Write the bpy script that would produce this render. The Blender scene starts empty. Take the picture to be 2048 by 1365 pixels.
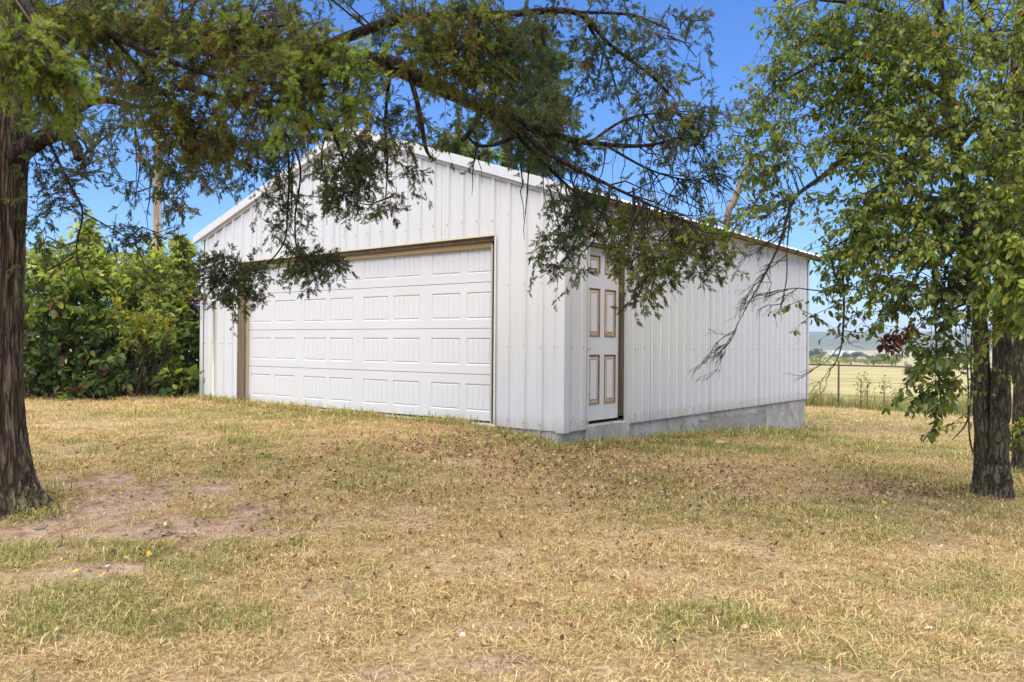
import bpy, math, random
import numpy as np
from mathutils import Matrix, Vector

random.seed(7)
RNG = np.random.default_rng(7)
SC = bpy.context.scene
COL = SC.collection

# ------------------------------------------------------------------ camera
EYE = 1.35
FPX = 1657.27                       # focal length in pixels of the 2048 px wide photograph
PITCH, ROLL, YAW = -0.0047, 0.0083, 0.6596
cp, sp_ = math.cos(PITCH), math.sin(PITCH)
cr, sr = math.cos(ROLL), math.sin(ROLL)
AF = np.array([0, cp, -sp_]); AU0 = np.array([0, sp_, cp]); AR0 = np.array([1.0, 0, 0])
AR = cr * AR0 + sr * AU0
AU = -sr * AR0 + cr * AU0
cam_d = bpy.data.cameras.new('camera')
cam = bpy.data.objects.new('camera', cam_d)
COL.objects.link(cam)
cam.matrix_world = Matrix(((AR[0], AU[0], -AF[0], 0), (AR[1], AU[1], -AF[1], 0), (AR[2], AU[2], -AF[2], EYE), (0, 0, 0, 1)))
cam_d.sensor_width = 36
cam_d.lens = FPX / 2048 * 36
cam_d.clip_start = 0.05
cam_d.clip_end = 9000
cam_d.dof.use_dof = True
cam_d.dof.focus_distance = 7.0
cam_d.dof.aperture_fstop = 4.0
SC.camera = cam

# ------------------------------------------------------------------ sky, sun, exposure
SUN_ELEV, SUN_AZ = math.radians(68), math.radians(205)     # azimuth clockwise from +Y; light comes from behind the camera
world = bpy.data.worlds.new('World'); SC.world = world
world.use_nodes = True
wn, wl = world.node_tree.nodes, world.node_tree.links
wn.clear()
w_out = wn.new('ShaderNodeOutputWorld'); w_bg = wn.new('ShaderNodeBackground')
w_sky = wn.new('ShaderNodeTexSky'); w_sky.sky_type = 'NISHITA'; w_sky.sun_disc = False
w_sky.sun_elevation = SUN_ELEV; w_sky.sun_rotation = SUN_AZ
w_sky.air_density = 1.0; w_sky.dust_density = 0.6; w_sky.ozone_density = 1.5; w_sky.altitude = 300
w_hsv = wn.new('ShaderNodeHueSaturation'); w_hsv.inputs['Saturation'].default_value = 1.28
w_hsv.inputs['Value'].default_value = 1.0
wl.new(w_sky.outputs[0], w_hsv.inputs['Color'])
w_tint = wn.new('ShaderNodeMix'); w_tint.data_type = 'RGBA'; w_tint.blend_type = 'MULTIPLY'; w_tint.inputs[0].default_value = 1.0
w_tint.inputs[7].default_value = (0.47, 0.69, 1.0, 1)
wl.new(w_hsv.outputs[0], w_tint.inputs[6]); wl.new(w_tint.outputs[2], w_bg.inputs['Color'])
w_bg.inputs['Strength'].default_value = 0.10
wl.new(w_bg.outputs[0], w_out.inputs['Surface'])
sun_d = bpy.data.lights.new('sun', 'SUN'); sun = bpy.data.objects.new('sun', sun_d); COL.objects.link(sun)
sun_d.energy = 4.0; sun_d.angle = math.radians(85); sun_d.color = (1.0, 0.91, 0.755)
sdir = Vector((math.sin(SUN_AZ) * math.cos(SUN_ELEV), math.cos(SUN_AZ) * math.cos(SUN_ELEV), math.sin(SUN_ELEV)))
sun.rotation_euler = sdir.to_track_quat('Z', 'Y').to_euler()
SC.view_settings.view_transform = 'Standard'
SC.view_settings.look = 'None'
SC.view_settings.exposure = 1.12
SC.view_settings.gamma = 1.0
SC.view_settings.use_curve_mapping = False
SC.render.engine = 'CYCLES'
SC.cycles.max_bounces = 6
SC.cycles.diffuse_bounces = 4
SC.cycles.transparent_max_bounces = 4
SC.cycles.volume_bounces = 0


def ray(px, py):
    d = AF + AR * (px - 1024) / FPX - AU * (py - 682.5) / FPX
    return d / d[1]


def at(px, py, Y):
    """A point of the place seen at photograph pixel (px, py) and standing Y metres ahead."""
    return ray(px, py) * Y + np.array([0, 0, EYE])


# ------------------------------------------------------------------ object helpers
def link(o, parent=None):
    COL.objects.link(o)
    if parent is not None:
        o.parent = parent
    return o


def tag(o, label=None, cat=None, group=None, kind=None):
    if label: o['label'] = label
    if cat: o['category'] = cat
    if group: o['group'] = group
    if kind: o['kind'] = kind
    return o


def empty(name, loc=(0, 0, 0), rz=0, label=None, cat=None, group=None):
    o = bpy.data.objects.new(name, None)
    o.location = loc; o.rotation_euler = (0, 0, rz); o.empty_display_size = 0.1
    link(o)
    return tag(o, label, cat, group)


def mesh_np(name, verts, faces, mat, parent=None, col=None, smooth=False, kind=None):
    """faces: (F,3) or (F,4) int array, or a list of arrays / tuples."""
    me = bpy.data.meshes.new(name)
    verts = np.asarray(verts, dtype=np.float32)
    if isinstance(faces, np.ndarray):
        F, k = faces.shape
        me.vertices.add(len(verts)); me.vertices.foreach_set('co', verts.ravel())
        me.loops.add(F * k); me.loops.foreach_set('vertex_index', faces.astype(np.int32).ravel())
        me.polygons.add(F)
        me.polygons.foreach_set('loop_start', np.arange(0, F * k, k, dtype=np.int32))
        me.polygons.foreach_set('loop_total', np.full(F, k, dtype=np.int32))
        me.update(calc_edges=True)
    else:
        me.from_pydata([tuple(map(float, v)) for v in verts], [], [tuple(map(int, f)) for f in faces])
        me.update()
    if col is not None:
        a = me.color_attributes.new('col', 'FLOAT_COLOR', 'POINT')
        c4 = np.ones((len(verts), 4), dtype=np.float32); c4[:, :3] = col
        a.data.foreach_set('color', c4.ravel())
    if smooth:
        me.polygons.foreach_set('use_smooth', np.ones(len(me.polygons), dtype=bool))
    me.materials.append(mat)
    o = bpy.data.objects.new(name, me)
    link(o, parent)
    if kind: o['kind'] = kind
    return o


class MB:
    """Collects polygons for one mesh object."""
    def __init__(self): self.v = []; self.f = []

    def quad(self, *p):
        n = len(self.v); self.v += [tuple(q) for q in p]; self.f.append(tuple(range(n, n + len(p))))

    def box(self, x0, x1, y0, y1, z0, z1):
        n = len(self.v)
        self.v += [(x, y, z) for x in (x0, x1) for y in (y0, y1) for z in (z0, z1)]
        for q in ((0, 1, 3, 2), (4, 6, 7, 5), (0, 4, 5, 1), (2, 3, 7, 6), (0, 2, 6, 4), (1, 5, 7, 3)):
            self.f.append(tuple(n + i for i in q))

    def prism(self, poly, off):
        """poly: list of 3D points, extruded by vector off."""
        n = len(self.v); k = len(poly)
        self.v += [tuple(p) for p in poly] + [tuple(np.asarray(p, float) + off) for p in poly]
        self.f.append(tuple(range(n, n + k))); self.f.append(tuple(range(n + 2 * k - 1, n + k - 1, -1)))
        for i in range(k):
            j = (i + 1) % k
            self.f.append((n + i, n + k + i, n + k + j, n + j))

    def tube(self, pts, rad, sides=8, cap=True):
        v, f = tubes(np.asarray(pts, float)[None], np.asarray(rad, float)[None], sides)
        n = len(self.v); self.v += [tuple(q) for q in v]
        self.f += [tuple(n + i for i in q) for q in f]
        if cap:
            k = len(pts)
            self.f.append(tuple(n + i for i in range(sides)))
            self.f.append(tuple(n + (k - 1) * sides + i for i in range(sides - 1, -1, -1)))

    def build(self, name, mat, parent=None, bevel=0, smooth=False, kind=None):
        o = mesh_np(name, self.v, self.f, mat, parent, smooth=smooth, kind=kind)
        if bevel:
            m = o.modifiers.new('bevel', 'BEVEL'); m.width = bevel; m.segments = 2; m.limit_method = 'ANGLE'
        return o


def tubes(P, R, sides=4):
    """P (N,K,3) polylines, R (N,K) radii -> verts, quads."""
    N, K, _ = P.shape
    T = np.gradient(P, axis=1)
    T /= np.linalg.norm(T, axis=2, keepdims=True) + 1e-9
    ch = np.abs(T).sum(axis=1); ref = np.zeros_like(T)
    ref[np.arange(N), :, np.argmin(ch, axis=1)] = 1.0
    ref += 0.07
    A = np.cross(T, ref); A /= np.linalg.norm(A, axis=2, keepdims=True) + 1e-9
    B = np.cross(T, A)
    ang = np.arange(sides) / sides * 2 * np.pi
    V = P[:, :, None, :] + R[:, :, None, None] * (np.cos(ang)[None, None, :, None] * A[:, :, None, :] + np.sin(ang)[None, None, :, None] * B[:, :, None, :])
    idx = np.arange(N * K * sides).reshape(N, K, sides)
    a = idx[:, :-1, :]; b = np.roll(idx, -1, axis=2)[:, :-1, :]; c = np.roll(idx, -1, axis=2)[:, 1:, :]; d = idx[:, 1:, :]
    Fq = np.stack([a, b, c, d], axis=-1).reshape(-1, 4)
    return V.reshape(-1, 3), Fq


def unit(a):
    return a / (np.linalg.norm(a, axis=-1, keepdims=True) + 1e-9)


def resample(pts, n):
    """Smooth (Catmull-Rom) resample of (K,C) control points."""
    P = np.asarray(pts, float); K = len(P)
    t = np.linspace(0, K - 1, n); i = np.clip(t.astype(int), 0, K - 2); u = (t - i)[:, None]
    p0 = P[np.maximum(i - 1, 0)]; p1 = P[i]; p2 = P[i + 1]; p3 = P[np.minimum(i + 2, K - 1)]
    return 0.5 * (2 * p1 + (p2 - p0) * u + (2 * p0 - 5 * p1 + 4 * p2 - p3) * u ** 2 + (3 * p1 - p0 - 3 * p2 + p3) * u ** 3)


def vnoise(p, seed=0):
    """Cheap smooth value noise of (N,3) points, 0..1."""
    p = np.asarray(p, float); i = np.floor(p).astype(np.int64); f = p - i; f = f * f * (3 - 2 * f)
    out = 0
    for dx in (0, 1):
        for dy in (0, 1):
            for dz in (0, 1):
                h = (i[:, 0] + dx) * 374761393 + (i[:, 1] + dy) * 668265263 + (i[:, 2] + dz) * 2147483647 + seed * 1274126177
                h = (h ^ (h >> 13)) * 1274126177; h = (h ^ (h >> 16)) & 0xffff
                w = (f[:, 0] if dx else 1 - f[:, 0]) * (f[:, 1] if dy else 1 - f[:, 1]) * (f[:, 2] if dz else 1 - f[:, 2])
                out = out + w * h / 65535.0
    return out


def fbm(p, seed=0, oct=4):
    p = np.asarray(p, float); s = 0; a = 0.5; t = 0
    for k in range(oct):
        s = s + a * vnoise(p * 2 ** k, seed + k); t += a; a *= 0.5
    return s / t


# ------------------------------------------------------------------ materials
class Mat:
    def __init__(self, name, rough=0.7):
        self.m = bpy.data.materials.new(name); self.m.use_nodes = True
        self.n = self.m.node_tree.nodes; self.l = self.m.node_tree.links
        self.b = self.n['Principled BSDF']; self.b.inputs['Roughness'].default_value = rough
        self.b.inputs['Specular IOR Level'].default_value = 0.3

    def new(self, t, **kw):
        nd = self.n.new(t)
        for k, v in kw.items():
            if hasattr(nd, k): setattr(nd, k, v)
            else: nd.inputs[k.replace('_', ' ')].default_value = v
        return nd

    def coord(self, kind='Object', scale=(1, 1, 1)):
        tc = self.new('ShaderNodeTexCoord'); mp = self.new('ShaderNodeMapping')
        mp.inputs['Scale'].default_value = scale
        self.l.new(tc.outputs[kind], mp.inputs['Vector'])
        return mp.outputs['Vector']

    def noise(self, vec, scale, detail=4, rough=0.6):
        nd = self.new('ShaderNodeTexNoise'); nd.inputs['Scale'].default_value = scale
        nd.inputs['Detail'].default_value = detail; nd.inputs['Roughness'].default_value = rough
        self.l.new(vec, nd.inputs['Vector'])
        return nd.outputs['Fac']

    def ramp(self, fac, stops):
        r = self.new('ShaderNodeValToRGB'); e = r.color_ramp.elements
        while len(e) < len(stops): e.new(0.5)
        for k, (p, c) in enumerate(stops):
            e[k].position = p
            e[k].color = (c, c, c, 1) if isinstance(c, (int, float)) else (*c, 1)
        self.l.new(fac, r.inputs['Fac'])
        return r.outputs['Color']

    def mix(self, fac, a, b, blend='MIX'):
        nd = self.new('ShaderNodeMix'); nd.data_type = 'RGBA'; nd.blend_type = blend
        for sock, val in ((nd.inputs[0], fac), (nd.inputs[6], a), (nd.inputs[7], b)):
            if isinstance(val, (int, float)): sock.default_value = val
            elif isinstance(val, tuple): sock.default_value = (*val, 1)
            else: self.l.new(val, sock)
        return nd.outputs[2]

    def math(self, op, a, b=0.0):
        nd = self.new('ShaderNodeMath'); nd.operation = op
        for s, v in ((nd.inputs[0], a), (nd.inputs[1], b)):
            if isinstance(v, (int, float)): s.default_value = v
            else: self.l.new(v, s)
        return nd.outputs[0]

    def color(self, c):
        if isinstance(c, tuple): self.b.inputs['Base Color'].default_value = (*c, 1)
        else: self.l.new(c, self.b.inputs['Base Color'])

    def bump(self, h, strength=0.3, dist=0.01):
        nd = self.new('ShaderNodeBump'); nd.inputs['Strength'].default_value = strength
        nd.inputs['Distance'].default_value = dist
        self.l.new(h, nd.inputs['Height']); self.l.new(nd.outputs[0], self.b.inputs['Normal'])


def foliage_mat(name, trans=0.35, rough=0.55, spec=0.25, base=None):
    M = Mat(name, rough)
    M.b.inputs['Specular IOR Level'].default_value = spec
    if base is None:
        at_ = M.new('ShaderNodeAttribute'); at_.attribute_name = 'col'; c = at_.outputs['Color']
        M.l.new(c, M.b.inputs['Base Color'])
    else:
        c = base(M); M.l.new(c, M.b.inputs['Base Color'])
    tr = M.new('ShaderNodeBsdfTranslucent'); mx = M.new('ShaderNodeMixShader'); mx.inputs[0].default_value = trans
    br = M.mix(1.0, c, (1.25, 1.3, 0.7), 'MULTIPLY')
    M.l.new(br, tr.inputs['Color'])
    out = M.n['Material Output']
    M.l.new(M.b.outputs[0], mx.inputs[1]); M.l.new(tr.outputs[0], mx.inputs[2]); M.l.new(mx.outputs[0], out.inputs['Surface'])
    return M.m


def simple(name, c, rough=0.7, var=0.15, scale=6, bump=0.0, metallic=0.0, stretch=(1, 1, 1), spec=0.3):
    M = Mat(name, rough); v = M.coord('Object', stretch)
    n = M.noise(v, scale, 5)
    lo = tuple(x * (1 - var) for x in c); hi = tuple(min(1, x * (1 + var)) for x in c)
    M.color(M.ramp(n, [(0.3, lo), (0.7, hi)]))
    M.b.inputs['Metallic'].default_value = metallic; M.b.inputs['Specular IOR Level'].default_value = spec
    if bump: M.bump(n, bump, 0.01)
    return M.m


def splash(M, v, base, top, amount=0.5):
    """Soil thrown up by rain: a ragged brown stain low on a wall (world height)."""
    g = M.new('ShaderNodeNewGeometry'); sx = M.new('ShaderNodeSeparateXYZ'); M.l.new(g.outputs['Position'], sx.inputs[0])
    gv = M.new('ShaderNodeMapping'); gv.inputs['Scale'].default_value = (7, 7, 2.5); M.l.new(g.outputs['Position'], gv.inputs['Vector'])
    n = M.noise(gv.outputs[0], 1.6, 5, 0.7)
    f = M.ramp(M.math('SUBTRACT', M.math('ADD', top - 0.22, M.math('MULTIPLY', n, 0.36)), sx.outputs['Z']), [(0.0, 0.0), (0.16, 1.0)])
    return M.mix(M.math('MULTIPLY', f, amount), base, (0.36, 0.31, 0.23))


# painted steel siding: white with soft grime, faint algae and chalky streaks
def steel_mat():
    M = Mat('white_steel', 0.5)
    v = M.coord('Object')
    vs = M.coord('Object', (9, 9, 0.5))
    st = M.ramp(M.noise(vs, 1.3, 5), [(0.35, 0.0), (0.75, 1.0)])
    big = M.ramp(M.noise(v, 0.55, 3), [(0.45, 0.0), (0.72, 1.0)])
    base = M.mix(M.math('MULTIPLY', st, 0.42), (0.635, 0.645, 0.65), (0.52, 0.515, 0.48))
    base = M.mix(M.math('MULTIPLY', big, 0.34), base, (0.62, 0.63, 0.52))
    sp = M.ramp(M.noise(v, 55, 3), [(0.70, 0.0), (0.78, 1.0)])
    base = M.mix(M.math('MULTIPLY', sp, 0.18), base, (0.42, 0.38, 0.32))
    base = splash(M, v, base, 0.62)
    M.color(base)
    M.bump(M.noise(v, 1.7, 3), 0.28, 0.03)
    return M.m


def door_mat():
    M = Mat('door_paint', 0.42)
    v = M.coord('Object'); vs = M.coord('Object', (2, 2, 60))
    n = M.noise(vs, 3, 4)
    b = M.mix(M.math('MULTIPLY', M.ramp(M.noise(v, 1.6, 4), [(0.45, 0.0), (0.8, 1.0)]), 0.3), (0.645, 0.65, 0.645), (0.55, 0.545, 0.51))
    b = splash(M, v, b, 0.60, 0.35)
    M.color(b); M.bump(n, 0.10, 0.004)
    return M.m


def wood_mat(name, a, b, scale=1.0, axis='Z'):
    M = Mat(name, 0.85)
    s = {'Z': (28, 28, 1.4), 'X': (1.4, 28, 28)}[axis]
    v = M.coord('Object', s)
    n = M.noise(v, scale, 6, 0.7)
    M.color(M.ramp(n, [(0.3, a), (0.72, b)])); M.bump(n, 0.6, 0.006)
    return M.m


def concrete_mat():
    M = Mat('foundation_concrete', 0.9)
    v = M.coord('Object')
    sx = M.new('ShaderNodeSeparateXYZ'); M.l.new(v, sx.inputs[0])
    n = M.noise(v, 7, 6, 0.65); n2 = M.noise(v, 1.7, 5); n3 = M.noise(M.coord('Object', (6, 6, 1.0)), 2.0, 5)
    paint = M.ramp(n, [(0.3, (0.44, 0.415, 0.385)), (0.75, (0.56, 0.535, 0.51))])
    bare = M.ramp(n, [(0.3, (0.20, 0.185, 0.15)), (0.75, (0.36, 0.335, 0.28))])
    # bare cement patch between two ragged edges along the side wall, and worn spots
    z = sx.outputs['Z']; y = sx.outputs['Y']
    jag = M.math('MULTIPLY', M.math('SUBTRACT', M.noise(v, 5, 5), 0.5), 0.22)
    top = M.math('ADD', 0.32, jag)
    inz = M.math('LESS_THAN', z, top)
    iny = M.math('MULTIPLY', M.math('GREATER_THAN', y, 3.35), M.math('LESS_THAN', M.math('ADD', y, jag), 5.9))
    patch = M.math('MULTIPLY', inz, iny)
    worn = M.ramp(n2, [(0.56, 0.0), (0.64, 1.0)])
    fac = M.math('MAXIMUM', M.math('MULTIPLY', patch, 0.62), M.math('MULTIPLY', worn, 0.5))
    c = M.mix(fac, paint, bare)
    # ragged crack line along the patch's upper edge
    edge = M.math('MULTIPLY', M.math('LESS_THAN', M.math('ABSOLUTE', M.math('SUBTRACT', z, top)), 0.006), iny)
    edge = M.math('MULTIPLY', edge, M.ramp(M.noise(v, 3.3, 3), [(0.42, 0.0), (0.55, 0.8)]))
    c = M.mix(edge, c, (0.09, 0.08, 0.07))
    # mud splash and moss that runs up from the soil in tongues
    tong = M.math('ADD', M.math('ADD', M.math('MULTIPLY', n3, 0.34), 0.20), M.math('MULTIPLY', y, -0.055))
    spl = M.ramp(M.math('SUBTRACT', tong, z), [(0.0, 0.0), (0.12, 1.0)])
    c = M.mix(M.math('MULTIPLY', spl, 0.7), c, (0.26, 0.225, 0.14))
    al = M.ramp(M.noise(M.coord('Object', (3, 3, 1.2)), 1.4, 5, 0.65), [(0.44, 0.0), (0.62, 1.0)])
    c = M.mix(M.math('MULTIPLY', al, 0.55), c, (0.31, 0.30, 0.185))
    pit = M.ramp(M.noise(v, 60, 3), [(0.62, 0.0), (0.70, 1.0)]); c = M.mix(M.math('MULTIPLY', pit, 0.4), c, (0.15, 0.13, 0.10))
    vo = M.new('ShaderNodeTexVoronoi'); vo.feature = 'DISTANCE_TO_EDGE'; vo.inputs['Scale'].default_value = 1.1
    dv = M.new('ShaderNodeVectorMath'); dv.operation = 'ADD'; M.l.new(v, dv.inputs[0])
    nz = M.new('ShaderNodeTexNoise'); nz.inputs['Scale'].default_value = 4; M.l.new(v, nz.inputs['Vector']); M.l.new(nz.outputs['Color'], dv.inputs[1])
    M.l.new(dv.outputs[0], vo.inputs['Vector'])
    c = M.mix(M.math('MULTIPLY', M.math('LESS_THAN', vo.outputs['Distance'], 0.007), 0.7), c, (0.10, 0.09, 0.075))
    M.color(c); M.bump(M.math('SUBTRACT', n, M.math('MULTIPLY', pit, 0.6)), 0.8, 0.012)
    return M.m


def bark_mat(name, a, b, moss=0.0, stretch=(16, 16, 1.6)):
    M = Mat(name, 0.95)
    v = M.coord('Object', stretch); n0 = M.noise(v, 1.0, 6, 0.65)
    n1 = M.noise(M.coord('Object', tuple(k * 3.6 for k in stretch)), 1.0, 5, 0.6)
    n = M.math('ADD', M.math('MULTIPLY', n0, 0.5), M.math('MULTIPLY', n1, 0.5))
    c = M.ramp(n, [(0.34, tuple(k * 0.5 for k in a)), (0.44, a), (0.53, tuple((p + q) / 2 for p, q in zip(a, b))), (0.64, b)])
    vb = M.new('ShaderNodeTexVoronoi'); vb.feature = 'DISTANCE_TO_EDGE'; vb.inputs['Scale'].default_value = 1.0
    nb_ = M.new('ShaderNodeTexNoise'); nb_.inputs['Scale'].default_value = 1.6; nb_.inputs['Detail'].default_value = 4; M.l.new(v, nb_.inputs['Vector'])
    av = M.new('ShaderNodeVectorMath'); av.operation = 'MULTIPLY_ADD'; M.l.new(nb_.outputs['Color'], av.inputs[0]); av.inputs[1].default_value = (1.3, 1.3, 1.3); M.l.new(v, av.inputs[2])
    M.l.new(av.outputs[0], vb.inputs['Vector'])
    fis = M.ramp(vb.outputs['Distance'], [(0.0, 0.0), (0.16, 1.0)])
    c = M.mix(M.math('MULTIPLY', M.math('SUBTRACT', 1.0, fis), 0.8), c, tuple(k * 0.35 for k in a))
    n = M.math('ADD', n, M.math('MULTIPLY', fis, 0.7))
    if moss:
        m = M.ramp(M.noise(M.coord('Object'), 3.4, 6, 0.7), [(0.46, 0.0), (0.62, 1.0)])
        c = M.mix(M.math('MULTIPLY', m, moss), c, (0.095, 0.105, 0.03))
    M.color(c); M.bump(n, 1.0, 0.05)
    return M.m


STEEL = steel_mat(); DOORP = door_mat(); CONC = concrete_mat()
WOOD_GREY = wood_mat('weathered_wood', (0.085, 0.062, 0.040), (0.25, 0.195, 0.13))
WOOD_TAN = wood_mat('tan_trim_wood', (0.42, 0.34, 0.20), (0.58, 0.50, 0.34))
WOOD_HEAD = wood_mat('tan_head_wood', (0.27, 0.19, 0.095), (0.44, 0.34, 0.19), axis='X')
WOOD_DARK = wood_mat('dark_weathered_wood', (0.045, 0.035, 0.024), (0.17, 0.135, 0.095))
BARE_WOOD = simple('bare_stained_wood', (0.21, 0.135, 0.08), 0.8, 0.45, 9)
PEEL = simple('cream_weathered_paint', (0.62, 0.48, 0.36), 0.7, 0.2, 12)
DARK = simple('dark_gap', (0.02, 0.02, 0.018), 0.9)
RUBBER = simple('black_rubber', (0.03, 0.03, 0.03), 0.7)
SCREW = simple('rusty_screw', (0.10, 0.085, 0.075), 0.6)
BRASS = simple('brass', (0.75, 0.55, 0.22), 0.3, 0.1, 5, metallic=0.9)
GALV = simple('galvanised_roof', (0.62, 0.63, 0.62), 0.42, 0.1, 3, metallic=0.3)
PVC = simple('yellowed_pvc', (0.62, 0.57, 0.42), 0.5, 0.08)
CEDAR_BARK = bark_mat('cedar_bark', (0.075, 0.047, 0.030), (0.40, 0.28, 0.19), moss=0.5)
LIMB_BARK = bark_mat('cedar_limb_bark', (0.026, 0.017, 0.013), (0.085, 0.060, 0.045))
PEAR_BARK = bark_mat('pear_bark', (0.060, 0.047, 0.033), (0.26, 0.21, 0.145), moss=0.75, stretch=(24, 24, 6))
TWIG = simple('twig_bark', (0.055, 0.040, 0.030), 0.9, 0.4, 8)
PALE_BARK = simple('pale_bark', (0.20, 0.155, 0.10), 0.9, 0.3, 5)
CEDAR_LEAF = foliage_mat('cedar_foliage', 0.40, 0.6, 0.15)
PEAR_LEAF = foliage_mat('pear_leaf', 0.52, 0.36, 0.45)
SHRUB_LEAF = foliage_mat('shrub_leaf', 0.48, 0.5, 0.3)
DRY_LEAF = foliage_mat('dry_leaf', 0.15, 0.8, 0.15)

# ------------------------------------------------------------------ ground heights
CX, CY = 0.5454, 8.771
DU = np.array([-math.cos(YAW), math.sin(YAW)]); DW = np.array([math.sin(YAW), math.cos(YAW)])


def bld(u, w):
    return np.array([CX, CY]) + u * DU + w * DW


_cp = [(0, 0, 0), (-3, 0, 0.02), (3, 0, -0.02), (-2, 3.3, 0.0), (2, 3.3, 0.0), (0, 5.5, 0.07), (0, -10, -0.1), (-3.57, 6.1, 0.11), (4.35, 7.5, 0.01),
       (5.77, 9.4, -0.05), (-7.7, 13, 0.46), (-5, 13.3, 0.49), (-12, 13, 0.5), (10.65, 27, -0.56), (12.93, 21.5, -0.48), (8, 29, -0.58),
       (-1, 22, 0.2), (-6, 25, 0.4), (-15, 30, 0.3), (10, 8, -0.2), (-10, 5, 0.25), (0, -25, -0.2), (8.2, 15, -0.24), (-25, 5, 0.4), (25, 5, -0.6), (18, 22, -0.6)]
for u, z in ((0, .268), (.85, .40), (2, .425), (3.5, .435), (5.6, .452), (6.82, .485)):
    p = bld(u, 0); _cp.append((p[0], p[1], z))
for w, z in ((.45, .262), (1.4, .232), (3.35, .12), (5.5, -.02), (7.75, -.15)):
    p = bld(0, w); _cp.append((p[0], p[1], z))
_cp = np.array(_cp, float)


def _tps(r):
    return np.where(r > 1e-9, r * r * np.log(r + 1e-9), 0)


_n = len(_cp)
_A = np.zeros((_n + 3, _n + 3))
_d = np.linalg.norm(_cp[:, None, :2] - _cp[None, :, :2], axis=2)
_A[:_n, :_n] = _tps(_d) + np.eye(_n) * 0.02
_A[:_n, _n] = 1; _A[:_n, _n + 1:] = _cp[:, :2]; _A[_n, :_n] = 1; _A[_n + 1:, :_n] = _cp[:, :2].T
_w = np.linalg.solve(_A, np.concatenate([_cp[:, 2], [0, 0, 0]]))
FAR_D = [0, 20, 30, 60, 150, 300, 800, 1500, 1750, 2200, 2800, 3600, 5200]
FAR_Z = [0.0, -0.3, -0.6, -1.7, -3.0, -4.9, -9.0, -10.5, -4, 34, 62, 70, 50]


def ground_z(x, y):
    x = np.atleast_1d(np.asarray(x, float)); y = np.atleast_1d(np.asarray(y, float))
    P = np.stack([x, y], 1); r = np.hypot(x, y)
    near = np.zeros(len(x))
    m = r < 46
    if m.any():
        d = np.linalg.norm(P[m][:, None, :] - _cp[None, :, :2], axis=2)
        near[m] = _tps(d) @ _w[:_n] + _w[_n] + P[m] @ _w[_n + 1:]
    far = np.interp(r, FAR_D, FAR_Z)
    hill = np.clip((r - 1700) / 700, 0, 1)
    ang = np.arctan2(x, y)
    far = far * (1 - hill) + hill * far * (0.72 + 0.55 * vnoise(np.stack([ang * 9, r / 900, 0 * r], 1), 5))
    t = np.clip((r - 28) / 16, 0, 1); t = t * t * (3 - 2 * t)
    z = near * (1 - t) + far * t
    bumps = (vnoise(np.stack([x * 1.3, y * 1.3, 0 * x], 1), 3) - 0.5) * 0.03 + (vnoise(np.stack([x * 4, y * 4, 0 * x], 1), 4) - 0.5) * 0.014
    return z + bumps * (1 - t)


def gz(x, y):
    return float(ground_z([x], [y])[0])


def on_ground(px, py):
    """World ground point seen at a photograph pixel."""
    d = ray(px, py); Y = 3.0
    for _ in range(60):
        p = d * Y + np.array([0, 0, EYE])
        h = p[2] - gz(p[0], p[1])
        Y += h * 2.2 if abs(h) < 2 else math.copysign(3, h)
        Y = max(1.2, Y)
    return np.array([d[0] * Y, Y, gz(d[0] * Y, Y)])


# bare earth and green patches, as centres in the place (x, y, rx, ry)
DIRT = []
for px, py, wx, wy in [(60, 1040, .9, .45), (190, 1010, .55, .30), (290, 985, .5, .25), (190, 960, .28, .15), (450, 1055, .5, .26), (540, 1020, .32, .16), (210, 1135, .33, .13),
                       (330, 1070, .25, .15), (20, 1090, .55, .24), (1010, 1330, .12, .07), (700, 1350, .16, .07), (120, 1000, .7, .45), (1700, 985, .3, .15)]:
    g = on_ground(px, py); DIRT.append((g[0], g[1], wx, wy))
GREEN = []
for px, py, wx, wy, s in [(1380, 890, 1.5, .5, .9), (1560, 870, 1.3, .6, .9), (1250, 895, .8, .3, .6), (1800, 900, 2.4, 1.3, .55), (750, 960, .7, .5, .35), (160, 1200, .7, .5, .55), (330, 1240, .5, .3, .5),
                          (300, 900, 1.6, .8, .25), (1420, 1240, .5, .35, .6), (1900, 1180, .6, .35, .45), (1500, 1020, 1.2, .6, .25), (600, 930, .8, .4, .3), (560, 830, 3, .7, .5), (1700, 850, 3, 2, .35)]:
    g = on_ground(px, py); GREEN.append((g[0], g[1], wx, wy, s))


def ground_masks(x, y):
    x = np.asarray(x, float); y = np.asarray(y, float)
    q = np.stack([x, y, 0 * x], 1)
    n = fbm(q * 4.2, 11); n2 = fbm(q * 0.8, 23)
    dirt = np.zeros(len(x))
    for (cx_, cy_, rx, ry) in DIRT:
        d = np.hypot((x - cx_) / rx, (y - cy_) / ry)
        dirt = np.maximum(dirt, np.clip((1.45 - d - (n - 0.5) * 5.4) * 1.5, 0, 1) * np.clip(1.9 - d, 0, 1))
    green = np.clip((n2 - 0.45) * 2.0 + (n - 0.5) * 1.6, 0, 1) * 0.60
    for (cx_, cy_, rx, ry, s) in GREEN:
        d = np.hypot((x - cx_) / rx, (y - cy_) / ry)
        green = np.maximum(green, np.clip(1.35 - d + (n - 0.5) * 1.4, 0, 1) * s)
    # the field beyond the fence
    return np.clip(dirt, 0, 1), np.clip(green, 0, 1)


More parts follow.
